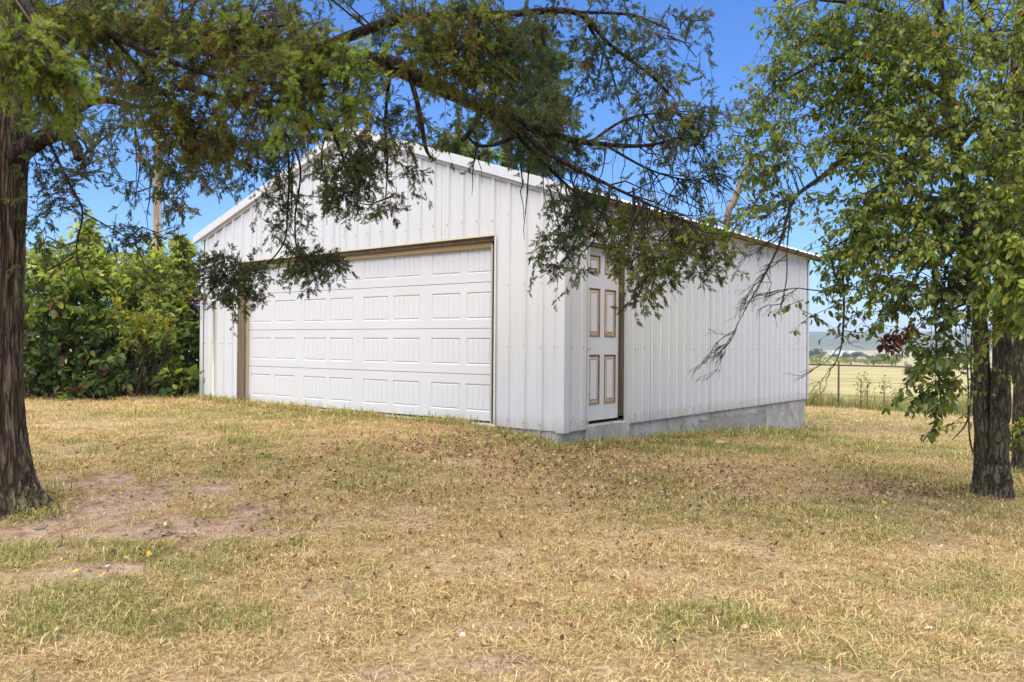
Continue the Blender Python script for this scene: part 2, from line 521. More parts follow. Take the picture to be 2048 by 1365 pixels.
# ------------------------------------------------------------------ terrain
def build_ground():
    th = np.concatenate([np.radians(np.linspace(-180, -48, 60, endpoint=False)), np.radians(np.linspace(-48, 48, 340, endpoint=False)),
                         np.radians(np.linspace(48, 180, 60, endpoint=False))])
    r = np.concatenate([np.linspace(0.4, 2.4, 8, endpoint=False), np.geomspace(2.4, 34, 210, endpoint=False), np.geomspace(34, 5200, 90)])
    T, Rr = np.meshgrid(th, r)
    X = (np.sin(T) * Rr).ravel(); Y = (np.cos(T) * Rr).ravel()
    Z = ground_z(X, Y)
    n, k = len(r), len(th)
    idx = np.arange(n * k).reshape(n, k)
    a = idx[:-1]; b = np.roll(idx, -1, 1)[:-1]; c = np.roll(idx, -1, 1)[1:]; d = idx[1:]
    F = np.stack([a, d, c, b], -1).reshape(-1, 4)
    dirt, green = ground_masks(X, Y)
    R_ = np.hypot(X, Y)
    lawn = np.clip(1.0 - lawn_edge(X, Y), 0, 1)
    M = Mat('lawn_and_fields', 1.0); M.b.inputs['Specular IOR Level'].default_value = 0.05
    v = M.coord('Object')
    att = M.new('ShaderNodeAttribute'); att.attribute_name = 'col'
    sep = M.new('ShaderNodeSeparateColor'); M.l.new(att.outputs['Color'], sep.inputs[0])
    dr, gr, lw = sep.outputs[0], sep.outputs[1], sep.outputs[2]
    n1 = M.noise(v, 38, 6, 0.7); n2 = M.noise(v, 6, 5); n3 = M.noise(v, 150, 3)
    thatch = M.ramp(n1, [(0.3, (0.13, 0.080, 0.045)), (0.5, (0.33, 0.235, 0.13)), (0.7, (0.54, 0.42, 0.25))])
    grn = M.ramp(n1, [(0.3, (0.045, 0.055, 0.015)), (0.7, (0.16, 0.17, 0.05))])
    soil = M.ramp(M.math('ADD', M.math('MULTIPLY', n2, 0.6), M.math('MULTIPLY', n3, 0.4)), [(0.34, (0.16, 0.105, 0.07)), (0.5, (0.32, 0.225, 0.16)), (0.64, (0.46, 0.35, 0.26))])
    c = M.mix(gr, thatch, grn)
    c = M.mix(dr, c, soil)
    # field beyond the fence: pale hay, stubble bands and green strips, then wooded hills
    nf = M.noise(M.coord('Object', (0.012, 0.05, 1)), 1.0, 6); nf2 = M.noise(M.coord('Object', (0.25, 0.6, 1)), 1.0, 5)
    field = M.ramp(nf, [(0.34, (0.13, 0.16, 0.05)), (0.45, (0.26, 0.26, 0.10)), (0.54, (0.42, 0.35, 0.20)), (0.66, (0.20, 0.23, 0.075))])
    field = M.mix(0.45, field, M.ramp(nf2, [(0.36, (0.20, 0.20, 0.07)), (0.64, (0.52, 0.41, 0.23))]))
    ln = M.new('ShaderNodeVectorMath'); ln.operation = 'LENGTH'; M.l.new(M.coord('Object'), ln.inputs[0])
    wood = M.ramp(M.noise(v, 0.03, 6, 0.7), [(0.3, (0.02, 0.032, 0.016)), (0.7, (0.07, 0.085, 0.035))])
    clear = M.ramp(M.noise(M.coord('Object', (.0016, .005, 1)), 1.0, 4), [(0.56, 0.0), (0.62, 1.0)])
    wood = M.mix(M.math('MULTIPLY', clear, .7), wood, (0.30, 0.29, 0.13))
    hillf = M.new('ShaderNodeMapRange'); hillf.inputs['From Min'].default_value = 1680; hillf.inputs['From Max'].default_value = 1800
    M.l.new(ln.outputs['Value'], hillf.inputs['Value'])
    field = M.mix(hillf.outputs[0], field, wood)
    c = M.mix(lw, field, c)
    M.color(c)
    M.bump(M.math('ADD', n1, M.math('MULTIPLY', n3, 0.4)), 0.6, 0.03)
    o = mesh_np('ground', np.stack([X, Y, Z], 1), F, M.m, col=np.stack([dirt, green, lawn], 1), smooth=True)
    tag(o, kind='structure')
    return o


FENCE_A, FENCE_B = np.array([3.2, 30.5]), np.array([24.0, 12.0])


def lawn_edge(x, y):
    """0 on the mown lawn, 1 in the rough field beyond the fence (plus wholly beyond 45 m)."""
    d = FENCE_B - FENCE_A; nrm = np.array([-d[1], d[0]]) / np.linalg.norm(d)
    s = (x - FENCE_A[0]) * nrm[0] + (y - FENCE_A[1]) * nrm[1]
    wob = (vnoise(np.stack([x * .7, y * .7, 0 * x], 1), 9) - 0.5) * 0.6
    e = np.clip((s + 0.5 + wob) / 0.4, 0, 1)
    r = np.hypot(x, y)
    return np.maximum(e * (x > -8), np.clip((r - 40) / 6, 0, 1))


build_ground()

# ------------------------------------------------------------------ garage
G = empty('garage', (CX, CY, 0), -YAW, 'white ribbed metal garage with gable roof and wide panelled roll-up door', 'garage')
# local axes: x = -u (u runs left along the front), y = w (along the side wall), z up
UL, WF = 6.82, 7.79
ZSB, ZDB = 0.432, 0.472
PEAK_U, PEAK_Z, SLOPE = 3.41, 4.165, 0.333
D0, D1 = 0.93, 5.70           # roll-up door opening in u
S0, S1, SDT = 0.465, 1.335, 2.50   # walk-in door opening in w


def roof_z(u):
    return PEAK_Z - SLOPE * abs(u - PEAK_U)


def header_z(u):
    return 2.588 + (2.548 - 2.588) * (u - D0) / (D1 - D0)


def rib_profile(a, b, c0, pitch=0.2286, hh=0.024):
    """(position, outward offset) points of ribbed sheet between a and b."""
    pts = []
    k0 = int(math.floor((a - c0) / pitch)) - 1
    for k in range(k0, k0 + int((b - a) / pitch) + 4):
        c = c0 + k * pitch
        for d, h in ((-.030, 0), (-.0150, hh), (.0150, hh), (.030, 0)): pts.append((c + d, h))
        for m in (pitch / 3, 2 * pitch / 3):
            for d, h in ((-.010, 0), (-.004, .0035), (.004, .0035), (.010, 0)): pts.append((c + m + d, h))
    pts = sorted(p for p in pts if a + 1e-4 < p[0] < b - 1e-4)
    return [(a, 0.0)] + pts + [(b, 0.0)]


LAP = [0]


def siding(name, a, b, c0, bottom, top, to3d, parent, breaks=()):
    LAP[0] += 1; lift = 0.0028 * (LAP[0] % 2)          # every other sheet laps over its neighbours
    prof = [(x, h + lift) for x, h in rib_profile(a, b, c0, hh=0.015 if to3d(0, 1, 0)[0] == 1 else 0.024)]
    xs = [p[0] for p in prof]; hs = [p[1] for p in prof]
    for br in breaks:
        for e in (br - 0.0005, br + 0.0005):
            if a < e < b:
                h = float(np.interp(e, xs, hs)); prof.append((e, h))
    prof = sorted(prof); m = MB()
    for (x0, h0), (x1, h1) in zip(prof[:-1], prof[1:]):
        if x1 - x0 < 1e-6: continue
        mid = (x0 + x1) / 2
        if any(abs(mid - br) < 0.0004 for br in breaks): continue
        b0, b1 = bottom(x0, mid), bottom(x1, mid); t0, t1 = top(x0), top(x1)
        if t0 - b0 < 0.01: continue
        m.quad(to3d(x0, h0, b0), to3d(x1, h1, b1), to3d(x1, h1, t1), to3d(x0, h0, t0))
    return m.build(name, STEEL, parent)


def build_garage():
    # ---- inner walls so the shell is solid and dark inside
    m = MB()
    T = 0.012
    # foundation ring (four walls), its top just under the siding
    def fnd(x0, x1, y0, y1, name):
        mm = MB(); mm.box(x0, x1, y0, y1, -0.8, ZSB + 0.06)
        return mm.build(name, CONC, G, bevel=0.006)
    # front: split so that the door sill sits between
    mm = MB()
    mm.box(-0.90, -0.022, 0.012, 0.25, -0.8, ZSB + 0.05)
    mm.box(-UL + 0.022, -5.9, 0.012, 0.25, -0.8, ZSB + 0.05)
    mm.box(-0.252, -0.020, 0.25, S0 - 0.02, -0.8, ZSB + 0.05)
    mm.box(-0.252, -0.020, S1 + 0.01, WF - 0.02, -0.8, ZSB + 0.05)
    mm.box(-UL + 0.02, -UL + 0.25, 0.25, WF - 0.02, -0.8, ZSB + 0.05)
    mm.box(-UL + 0.25, -0.252, WF - 0.25, WF - 0.02, -0.8, ZSB + 0.05)
    mm.build('foundation', CONC, G, bevel=0.006)
    mm = MB(); mm.box(-5.9, -0.90, -0.035, 0.35, -0.8, ZDB - 0.022); mm.build('door_sill', CONC, G, bevel=0.012)
    mm = MB(); mm.box(-0.26, 0.012, S0 - 0.02, S1 + 0.01, -0.8, 0.463); mm.build('step_sill', CONC, G, bevel=0.012)
    mm = MB(); mm.box(-UL + 0.26, -0.26, 0.36, WF - 0.26, 0.2, 0.44); mm.build('floor_slab', CONC, G)
    # ---- front siding sheets
    f3 = lambda u, h, z: (-u, -h, z)
    def fb(u, mid):
        return header_z(u) if D0 < mid < D1 + 0.18 else ZSB
    ft = lambda u: roof_z(u) - 0.012
    edges = [0.0, 0.85, 1.765, 2.679, 3.594, 4.508, 5.423, 6.337, UL]
    for a, b in zip(edges[:-1], edges[1:]):
        brk = [D0, D1 + 0.18, PEAK_U]
        siding('siding_sheet', a + 0.0004, b - 0.0004, 0.05, fb, ft, f3, G, brk)
    # ---- right side wall sheets
    s3 = lambda w, h, z: (h, w, z)
    def sb(w, mid):
        return SDT if S0 < mid < S1 else ZSB - 0.004
    stp = lambda w: roof_z(0) - 0.02
    edges = [0.0, S0 - 0.0001, 1.92, 2.755, 3.669, 4.584, 5.498, 6.412, 7.327, WF]
    for a, b in zip(edges[:-1], edges[1:]):
        siding('siding_sheet', a + 0.0004, b - 0.0004, 7.44 - 0.2286 * 33, sb, stp, s3, G, [S0, S1])
    # ---- back and left walls, each one ribbed run of sheets
    l3 = lambda w, h, z: (-UL - h, w, z)
    b3 = lambda u, h, z: (-u, WF + h, z)
    zb = lambda x, mid: ZSB
    for a, b in zip(np.linspace(0, WF, 9)[:-1], np.linspace(0, WF, 9)[1:]):
        siding('siding_sheet', a, b, 0.1, zb, stp, l3, G)
    for a, b in zip(np.linspace(0, UL, 8)[:-1], np.linspace(0, UL, 8)[1:]):
        siding('siding_sheet', a, b, 0.05, zb, ft, b3, G, [PEAK_U])
    # inner lining: dark box behind the sheets, leaving both doorways open
    mm = MB(); y0 = 0.16
    mm.box(-D0 + 0.0, -0.16, y0, y0 + 0.03, 0.44, 2.9); mm.box(-UL + 0.16, -D1 - 0.15, y0, y0 + 0.03, 0.44, 2.9)
    mm.box(-UL + .16, -.16, y0 + .03, y0 + .05, 2.62, 2.9)
    mm.box(-0.19, -0.16, 0.19, S0 - 0.03, 0.44, 2.9); mm.box(-0.19, -0.16, S1 + 0.06, WF - 0.1, 0.44, 2.9); mm.box(-0.19, -0.16, S0 - .03, S1 + .06, 2.55, 2.9)
    mm.build('inner_wall', DARK, G)
    # ---- corner trims
    mm = MB()
    mm.prism([(-0.07, -0.0355, ZSB - 0.012), (0.0355, -0.0355, ZSB - 0.012), (0.0355, 0.07, ZSB - 0.012), (0.0325, 0.07, ZSB - 0.012), (0.0325, -0.0325, ZSB - 0.012), (-0.07, -0.0325, ZSB - 0.012)],
             np.array([0, 0, roof_z(0) - 0.05 - ZSB]))
    mm.build('corner_trim', STEEL, G)
    mm = MB()
    mm.box(-UL - 0.024, -UL + 0.06, -0.0235, -0.0205, ZSB - 0.012, roof_z(UL) - 0.04); mm.box(-UL - 0.0245, -UL - 0.0215, -0.0205, 0.07, ZSB - 0.012, roof_z(UL) - 0.04)
    mm.build('corner_trim', STEEL, G)
    mm = MB()
    mm.box(-0.05, 0.024, WF + 0.0205, WF + 0.0235, ZSB - 0.01, roof_z(0) - 0.04); mm.box(0.0205, 0.0235, WF - 0.06, WF + 0.0205, ZSB - 0.01, roof_z(0) - 0.04)
    mm.build('corner_trim', STEEL, G)
    # ---- roof: ribbed sheets on both slopes, ridge cap, rake and eave trims
    OV, EV, FR = 0.30, 0.16, 0.075
    rl = PEAK_U + EV
    n = int(math.ceil((WF + OV + FR) / 0.9144))
    w_edges = [-FR + i * 0.9144 for i in range(n)] + [WF + OV]
    def roof_sheet(w0, w1, sgn):
        prof = rib_profile(w0, w1, -FR + 0.03); mr = MB()
        nx, nz = SLOPE / math.hypot(1, SLOPE), 1 / math.hypot(1, SLOPE)
        for (a, h0), (b, h1) in zip(prof[:-1], prof[1:]):
            if b - a < 1e-5: continue
            def P(dist, w, h): return (-PEAK_U + sgn * dist + sgn * nx * h, w, PEAK_Z + 0.012 - SLOPE * dist + nz * h)
            q = [P(0.0, a, h0), P(rl, a, h0), P(rl, b, h1), P(0.0, b, h1)]
            mr.quad(*(q if sgn > 0 else q[::-1]))
        return mr.build('roof_sheet', GALV, G)
    for a, b in zip(w_edges[:-1], w_edges[1:]):
        for s in (1, -1): roof_sheet(a + .0003, b - .0003, s)
    mm = MB()
    for s in (1, -1):
        a = (-PEAK_U, -FR - 0.004, PEAK_Z + 0.052); b = (-PEAK_U + s * 0.17, -FR - 0.004, PEAK_Z + 0.050 - 0.17 * SLOPE)
        mm.prism([a, b, (b[0], b[1], b[2] - 0.012), (a[0], a[1], a[2] - 0.012)][::s], np.array([0, WF + OV + FR + 0.008, 0]))
    mm.build('ridge_cap', STEEL, G)
    for s in (1, -1):
        # front rake: fascia board face plus a thin ledge strip under it
        def rk(d, dz): return (-PEAK_U + s * d, -FR, PEAK_Z + dz - SLOPE * d)
        mm = MB(); ex = np.array([0, 0.010, 0])
        mm.prism([rk(0, .036), rk(rl, .036), rk(rl, -.078), rk(0, -.078)][::-s], ex)
        mm.prism([(p[0], p[1] + 0.0102, p[2]) for p in (rk(0, .036), rk(rl, .036), rk(rl, .030), rk(0, .030))][::-s], np.array([0, .09, 0]))
        mm.prism([(p[0], p[1] + 0.0102, p[2]) for p in (rk(0, -.070), rk(rl, -.070), rk(rl, -.078), rk(0, -.078))][::-s], np.array([0, .04, 0]))
        mm.build('rake_trim', STEEL, G)
        mm = MB()
        def rk2(d, dz): return (-PEAK_U + s * d, -0.032, PEAK_Z + dz - SLOPE * d)
        mm.prism([rk2(0, -.078), rk2(PEAK_U, -.078), rk2(PEAK_U, -.118), rk2(0, -.118)][::-s], np.array([0, .010, 0]))
        mm.build('rake_molding', STEEL, G)
        # eave: soffit strip and dark timber behind it
        mm = MB()
        xw = 0.0 if s > 0 else -UL
        x0, x1 = sorted((xw + s * 0.024, xw + s * (EV - 0.01)))
        zt = roof_z(0) - SLOPE * 0.14
        mm.box(x0, x1, 0.0, WF + OV - 0.02, zt - 0.028, zt - 0.012)
        mm.build('eave_soffit', WOOD_GREY, G)
        # rear rake
        mm = MB()
        def rk3(d, dz): return (-PEAK_U + s * d, WF + OV, PEAK_Z + dz - SLOPE * d)
        mm.prism([rk3(0, .04), rk3(rl, .04), rk3(rl, -.09), rk3(0, -.09)][::-s], np.array([0, .012, 0]))
        mm.build('rake_trim', WOOD_GREY, G)
    # ---- roll-up door
    REC = 0.085
    D = bpy.data.objects.new('overhead_door', None); link(D, G); D.location = (0, 0, 0)
    SH = 0.5334
    pw, ph = 0.462, 0.315
    dl = 5.735                           # left door edge in u
    starts = []
    for k in range(4):
        uL = 5.654 - k * 1.2192
        starts += [uL, uL - pw - 0.098]
    for r in range(4):
        z0 = ZDB + r * SH + 0.003; z1 = ZDB + (r + 1) * SH - 0.003
        za = ZDB + r * SH + 0.107; zb_ = za + ph
        m = MB(); y = REC
        xs = [-dl] + [c for u in starts for c in (-u, -u + pw)] + [-D0 + 0.06]
        for i in range(len(xs) - 1):
            a, b = xs[i], xs[i + 1]
            if i % 2 == 1:      # panel columns
                m.quad((a, y, z0), (b, y, z0), (b, y, za), (a, y, za)); m.quad((a, y, zb_), (b, y, zb_), (b, y, z1), (a, y, z1))
            else:
                m.quad((a, y, z0), (b, y, z0), (b, y, z1), (a, y, z1))
        a, b = xs[0], xs[-1]
        m.quad((a, y, z1), (b, y, z1), (b, y + .04, z1 + .002), (a, y + .04, z1 + .002))
        m.quad((a, y + .04, z0 - .002), (b, y + .04, z0 - .002), (b, y, z0), (a, y, z0))
        m.quad((a, y + .04, z0), (a, y, z0), (a, y, z1), (a, y + .04, z1))
        m.build('door_section', DOORP, D)
    # one stamped panel: moulded border, then five grooved boards
    m = MB(); bw, dp = 0.013, 0.013
    def ring(o0, y0, o1, y1):
        a = [(o0, y0, o0), (pw - o0, y0, o0), (pw - o0, y0, ph - o0), (o0, y0, ph - o0)]
        b = [(o1, y1, o1), (pw - o1, y1, o1), (pw - o1, y1, ph - o1), (o1, y1, ph - o1)]
        for i in range(4):
            j = (i + 1) % 4; m.quad(a[i], a[j], b[j], b[i])
    ring(0, 0, bw, dp); ring(bw, dp, bw + 0.012, dp * 0.25)
    o = bw + 0.012; y = dp * 0.25; iw = pw - 2 * o; nb = 5; gw = 0.007
    for i in range(nb):
        a = o + iw * i / nb + (gw / 2 if i else 0); b = o + iw * (i + 1) / nb - (gw / 2 if i < nb - 1 else 0)
        m.quad((a, y, o), (b, y, o), (b, y, ph - o), (a, y, ph - o))
        if i < nb - 1:
            c = b + gw / 2; d = b + gw
            m.quad((b, y, o), (c, y + .006, o), (c, y + .006, ph - o), (b, y, ph - o))
            m.quad((c, y + .006, o), (d, y, o), (d, y, ph - o), (c, y + .006, ph - o))
    proto = m.build('door_panel', DOORP, D)
    first = True
    for r in range(4):
        for u in starts:
            p = proto if first else proto.copy()
            if not first: link(p, D)
            first = False
            p.location = (-u, REC, ZDB + r * SH + 0.107)
    mm = MB(); mm.box(-dl + 0.002, -D0 + 0.055, REC + 0.012, REC + 0.05, ZDB - 0.022, ZDB + 0.002); mm.build('bottom_seal', RUBBER, D)
    mm = MB(); mm.box(-dl - .02, -D0 + 0.08, REC + 0.045, REC + 0.06, ZDB, ZDB + 2.13); mm.build('door_back', DARK, D)
    # frame round the roll-up door
    mm = MB(); mm.box(-D1 - 0.172, -D1 - 0.006, -0.010, 0.034, 0.30, 2.56); mm.build('door_post', WOOD_GREY, G, bevel=0.006)
    mm = MB(); mm.box(-D1 - 0.10, -D1 - 0.010, 0.036, REC - 0.004, ZDB - 0.02, 2.54); mm.build('jamb_board', WOOD_TAN, G, bevel=0.003)
    mm = MB(); mm.box(-1.026, -1.008, 0.035, REC - 0.003, ZDB - 0.02, 2.50); mm.build('jamb_board', WOOD_TAN, G, bevel=0.003)
    mm = MB(); mm.box(-1.006, -D0 + 0.04, 0.050, 0.075, ZDB - 0.02, 2.56); mm.build('jamb_gap', DARK, G)
    mm = MB(); mm.prism([(-D1 - .02, 0.045, 2.452), (-1.028, 0.045, 2.460), (-1.028, 0.045, 2.528), (-D1 - .02, 0.045, 2.492)], np.array([0, 0.03, 0])); mm.build('head_board', WOOD_HEAD, G, bevel=0.003)
    mm = MB(); mm.prism([(-D1 - .17, 0.014, 2.494), (-D0, 0.014, 2.530), (-D0, 0.014, 2.66), (-D1 - .17, 0.014, 2.66)], np.array([0, 0.13, 0])); mm.build('header_beam', WOOD_GREY, G)
    mm = MB()
    mm.prism([(-D1 - .19, -0.0265, 2.540), (-D0 + 0.006, -0.0265, 2.580), (-D0 + 0.006, -0.0265, 2.600), (-D1 - .19, -0.0265, 2.560)], np.array([0, 0.006, 0]))
    mm.prism([(-D1 - .19, -0.020, 2.540), (-D0 + 0.006, -0.020, 2.580), (-D0 + 0.006, -0.020, 2.584), (-D1 - .19, -0.020, 2.544)], np.array([0, 0.028, 0]))
    mm.build('header_trim', PVC, G)
    mm = MB(); mm.box(-D0 - 0.001, -D0 + 0.02, -0.0235, -0.0205, ZSB, 2.58); mm.box(-D0 - 0.0035, -D0 - 0.0012, -0.0235, 0.02, ZSB, 2.58); mm.build('jamb_trim', STEEL, G)
    # ---- walk-in door in the side wall
    Dd = bpy.data.objects.new('side_door', None); link(Dd, G)
    RX = -0.075
    wl_, wr_, zb_, zt_ = S0 + 0.005, S1 - 0.075, 0.502, 2.46
    cols = [(0.592, 0.842), (0.945, 1.195)]; rows = [(0.684, 1.248), (1.452, 2.002), (2.172, 2.375)]
    m = MB()
    ys = [wl_] + [c for p in cols for c in p] + [wr_]; zs = [zb_] + [c for p in rows for c in p] + [zt_]
    for i in range(len(ys) - 1):
        for j in range(len(zs) - 1):
            if i % 2 == 1 and j % 2 == 1: continue
            m.quad((RX, ys[i], zs[j]), (RX, ys[i + 1], zs[j]), (RX, ys[i + 1], zs[j + 1]), (RX, ys[i], zs[j + 1]))
    m.quad((RX, wr_, zb_), (RX - .04, wr_, zb_), (RX - .04, wr_, zt_), (RX, wr_, zt_))
    m.quad((RX - .04, wl_, zb_), (RX - .04, wr_, zb_), (RX, wr_, zb_), (RX, wl_, zb_))
    m.quad((RX - .041, wl_, zb_), (RX - .041, wl_, zt_), (RX - .041, wr_, zt_), (RX - .041, wr_, zb_))
    m.build('door_leaf', DOORP, Dd)
    for (y0, y1) in cols:
        for (z0, z1) in rows:
            mp, mi, mc = MB(), MB(), MB()
            def fr(mm, o0, x0, o1, x1):
                a = [(x0, y0 + o0, z0 + o0), (x0, y1 - o0, z0 + o0), (x0, y1 - o0, z1 - o0), (x0, y0 + o0, z1 - o0)]
                b = [(x1, y0 + o1, z0 + o1), (x1, y1 - o1, z0 + o1), (x1, y1 - o1, z1 - o1), (x1, y0 + o1, z1 - o1)]
                for i in range(4):
                    j = (i + 1) % 4; mm.quad(a[i], a[j], b[j], b[i])
            # stained moulding lip, cream sloped field edge, stained inner line, white centre
            fr(mi, 0, RX, 0.004, RX + 0.008); fr(mi, 0.004, RX + .008, 0.012, RX + 0.006); fr(mi, 0.012, RX + .006, 0.017, RX - 0.008)
            fr(mc, 0.017, RX - .008, 0.048, RX - 0.001)
            fr(mi, 0.048, RX - .001, 0.057, RX - 0.0005)
            o = 0.057
            mp.quad((RX - .0005, y0 + o, z0 + o), (RX - .0005, y1 - o, z0 + o), (RX - .0005, y1 - o, z1 - o), (RX - .0005, y0 + o, z1 - o))
            pa = mp.build('door_panel', DOORP, Dd)
            for mm, mt, nm in ((mi, BARE_WOOD, 'panel_molding'), (mc, PEEL, 'panel_bevel')):
                mm.build(nm, mt, Dd)
    mm = MB(); kx = RX + 0.002; kw, kz = 0.525, 1.315
    mm.tube([(kx, kw, kz), (kx + .006, kw, kz)], [.03, .028], 16); mm.tube([(kx + .004, kw, kz), (kx + .035, kw, kz)], [.010, .010], 12)
    mm.tube([(kx + .030, kw, kz), (kx + .036, kw, kz), (kx + .050, kw, kz), (kx + .062, kw, kz), (kx + .066, kw, kz)], [.014, .022, .027, .022, .010], 16)
    mm.build('door_knob', BRASS, Dd, smooth=True)
    mm = MB(); mm.box(RX - .06, RX - 0.043, wl_ - .02, wr_ + .06, .44, 2.52); mm.build('door_gap', DARK, Dd)
    mm = MB(); mm.box(-0.13, -0.030, wr_ + 0.008, S1 - 0.008, 0.52, 2.50); mm.build('side_jamb', WOOD_DARK, G, bevel=0.006)
    mm = MB(); mm.box(-0.13, 0.002, S0, S1 - 0.01, 2.462, 2.52); mm.build('side_head', WOOD_GREY, G, bevel=0.005)
    mm = MB(); mm.box(0.0205, 0.0225, S1 - 0.012, S1 + 0.03, ZSB - 0.085, 2.50); mm.box(-0.03, 0.0205, S1 - 0.014, S1 - 0.0115, ZSB - 0.085, 2.50); mm.build('jamb_trim', STEEL, G)
    mm = MB(); mm.box(0.0205, 0.0225, S0 - 0.02, S0 + 0.001, ZSB - 0.004, 2.50); mm.build('jamb_trim', STEEL, G)
    mm = MB(); mm.box(0.0205, 0.023, S0 - .02, S1 + .03, 2.50, 2.535); mm.build('jamb_trim', STEEL, G)
    # ---- screws in rows
    mm = MB()
    def scr_f(u, z): mm.tube([(-u, -0.024, z), (-u, -0.0325, z)], [.006, .005], 6)
    def scr_s(w, z): mm.tube([(0.015, w, z), (0.0245, w, z)], [.006, .005], 6)
    for k in range(0, 31):
        u = 0.05 + 0.2286 * k
        if u > UL - .03: break
        if u < D0 or u > D1 + .18:
            for z in (ZSB + .07, 1.335, 2.02): scr_f(u + random.uniform(-.004, .004), z + random.uniform(-.012, .012))
            if random.random() < .7: scr_f(u + 0.045, 1.333)
        if 2.75 < roof_z(u) - .2: scr_f(u, 2.76 + random.uniform(-.015, .015) if u > D0 else 2.80)
    for k in range(-1, 34):
        w = 7.44 - .2286 * k
        if not (0.03 < w < WF - .02) or S0 - .02 < w < S1 + .02: continue
        for z in (ZSB + .09, 1.315, 2.15, 2.85): scr_s(w, z + random.uniform(-.01, .01))
    mm.build('siding_screws', SCREW, G, kind='stuff')
    # ---- conduit and outdoor socket on the left of the front
    mm = MB(); mm.tube([(-6.44, -0.038, 0.44), (-6.44, -0.038, 1.2), (-6.44, -0.038, 2.02)], [.017] * 3, 10); mm.tube([(-6.44, -0.038, 1.99), (-6.44, -0.038, 2.03), (-6.46, -.038, 2.06), (-6.52, -.04, 2.07)], [.02, .02, .018, .017], 10)
    mm.build('conduit', PVC, G, smooth=True)
    mm = MB(); mm.box(-6.76, -6.66, -0.07, -0.012, 2.0, 2.10); mm.tube([(-6.71, -0.07, 2.06), (-6.71, -0.12, 2.03), (-6.70, -.15, 1.99)], [.03, .036, .04], 10)
    mm.build('lamp_socket', WOOD_GREY, G, bevel=0.004)
    mm = MB()
    mm.tube([(-6.76, -.05, 2.05), (-6.80, -.06, 1.98), (-6.815, -.06, 1.84), (-6.80, -.06, 1.74), (-6.77, -.05, 1.72)], [.005] * 5, 6); mm.build('cable', DARK, G)


build_garage()

# ------------------------------------------------------------------ foliage generators
def rnd(*s): return RNG.standard_normal(s)


def frames(dirs, roll):
    """Rotation matrices whose X axis is dirs, rolled about it. (N,3,3), columns are axes."""
    x = unit(dirs); ref = np.zeros_like(x); ref[:, 2] = 1; par = np.abs(x[:, 2]) > 0.95; ref[par] = (0, 1, 0)
    y = unit(np.cross(ref, x)); z = np.cross(x, y)
    c, s = np.cos(roll)[:, None], np.sin(roll)[:, None]
    return np.stack([x, c * y + s * z, -s * y + c * z], axis=2)


def stamp(tv, tf, pos, rot, scale, colr, jit=None):
    """Copy template verts/faces to N placements; colr (N,3)."""
    N = len(pos); V = np.einsum('nij,vj->nvi', rot, tv) * scale[:, None, None] + pos[:, None, :]
    F = (tf[None] + (np.arange(N) * len(tv))[:, None, None]).reshape(-1, tf.shape[1])
    C = np.repeat(colr[:, None, :], len(tv), axis=1)
    if jit is not None: C = C * jit[None, :, None]
    return V.reshape(-1, 3), F, C.reshape(-1, 3)


def spray_template(seed, n=24, w=0.078):
    """A feathery conifer spray of thin kites along +X, unit length."""
    r = np.random.default_rng(seed); V = []; F = []
    for i in range(n):
        t = i / n
        if i == n - 1: base = np.array([0.55, 0, 0]); d = np.array([1, 0, 0.0]); L = 0.45
        else:
            base = np.array([0.05 + 0.7 * t, 0, 0]); a = r.uniform(0, 2 * np.pi)
            side = 0.75 + r.uniform(-.15, .35)
            d = np.array([1.0, side * np.cos(a), side * np.sin(a)]); d /= np.linalg.norm(d); L = (0.36 - 0.20 * t) * r.uniform(.6, 1.25)
        u = np.cross(d, r.standard_normal(3)); u /= np.linalg.norm(u)
        k = len(V); tip = base + d * L; m = base + d * L * 0.55
        V += [base, m + u * w / 2, tip, m - u * w / 2]; F.append((k, k + 1, k + 2, k + 3))
    return np.array(V), np.array(F)


SPRAYS = [spray_template(s) for s in range(6)]

LEAF_V = np.array([[0, 0, 0], [.42, 0, .015], [1, 0, -.10], [.24, .25, .075], [.66, .245, .03], [.24, -.25, .075], [.66, -.245, .03]], float)
LEAF_F = np.array([[0, 1, 3], [3, 1, 4], [1, 2, 4], [0, 5, 1], [5, 6, 1], [1, 6, 2]])


LEAF_VS = [LEAF_V, LEAF_V * np.array([1, .82, -1.6]), LEAF_V * np.array([1, 1.12, 2.6]) + np.array([0, 0, 0]), LEAF_V * np.array([1, .7, 4.0]), LEAF_V * np.array([1, 1.05, -.6])]


def pick(palette, n, jitter=0.16):
    """palette: list of (weight, rgb)"""
    w = np.array([p[0] for p in palette], float); w /= w.sum()
    c = np.array([p[1] for p in palette], float)[RNG.choice(len(palette), n, p=w)]
    return c * (1 + jitter * rnd(n, 1)).clip(.5, 1.6) * (1 + 0.06 * rnd(n, 3))


def blob_points(b, n):
    """b: (px, py, rx, ry, depth, rdepth) ellipsoid given where it hangs in the place."""
    px, py, rx, ry, d, rd = b[:6]
    c = at(px, py, d); s = d / FPX
    o = unit(rnd(n, 3)) * (RNG.random((n, 1)) ** 0.42)
    return c, c + o * np.array([rx * s, rd, ry * s])


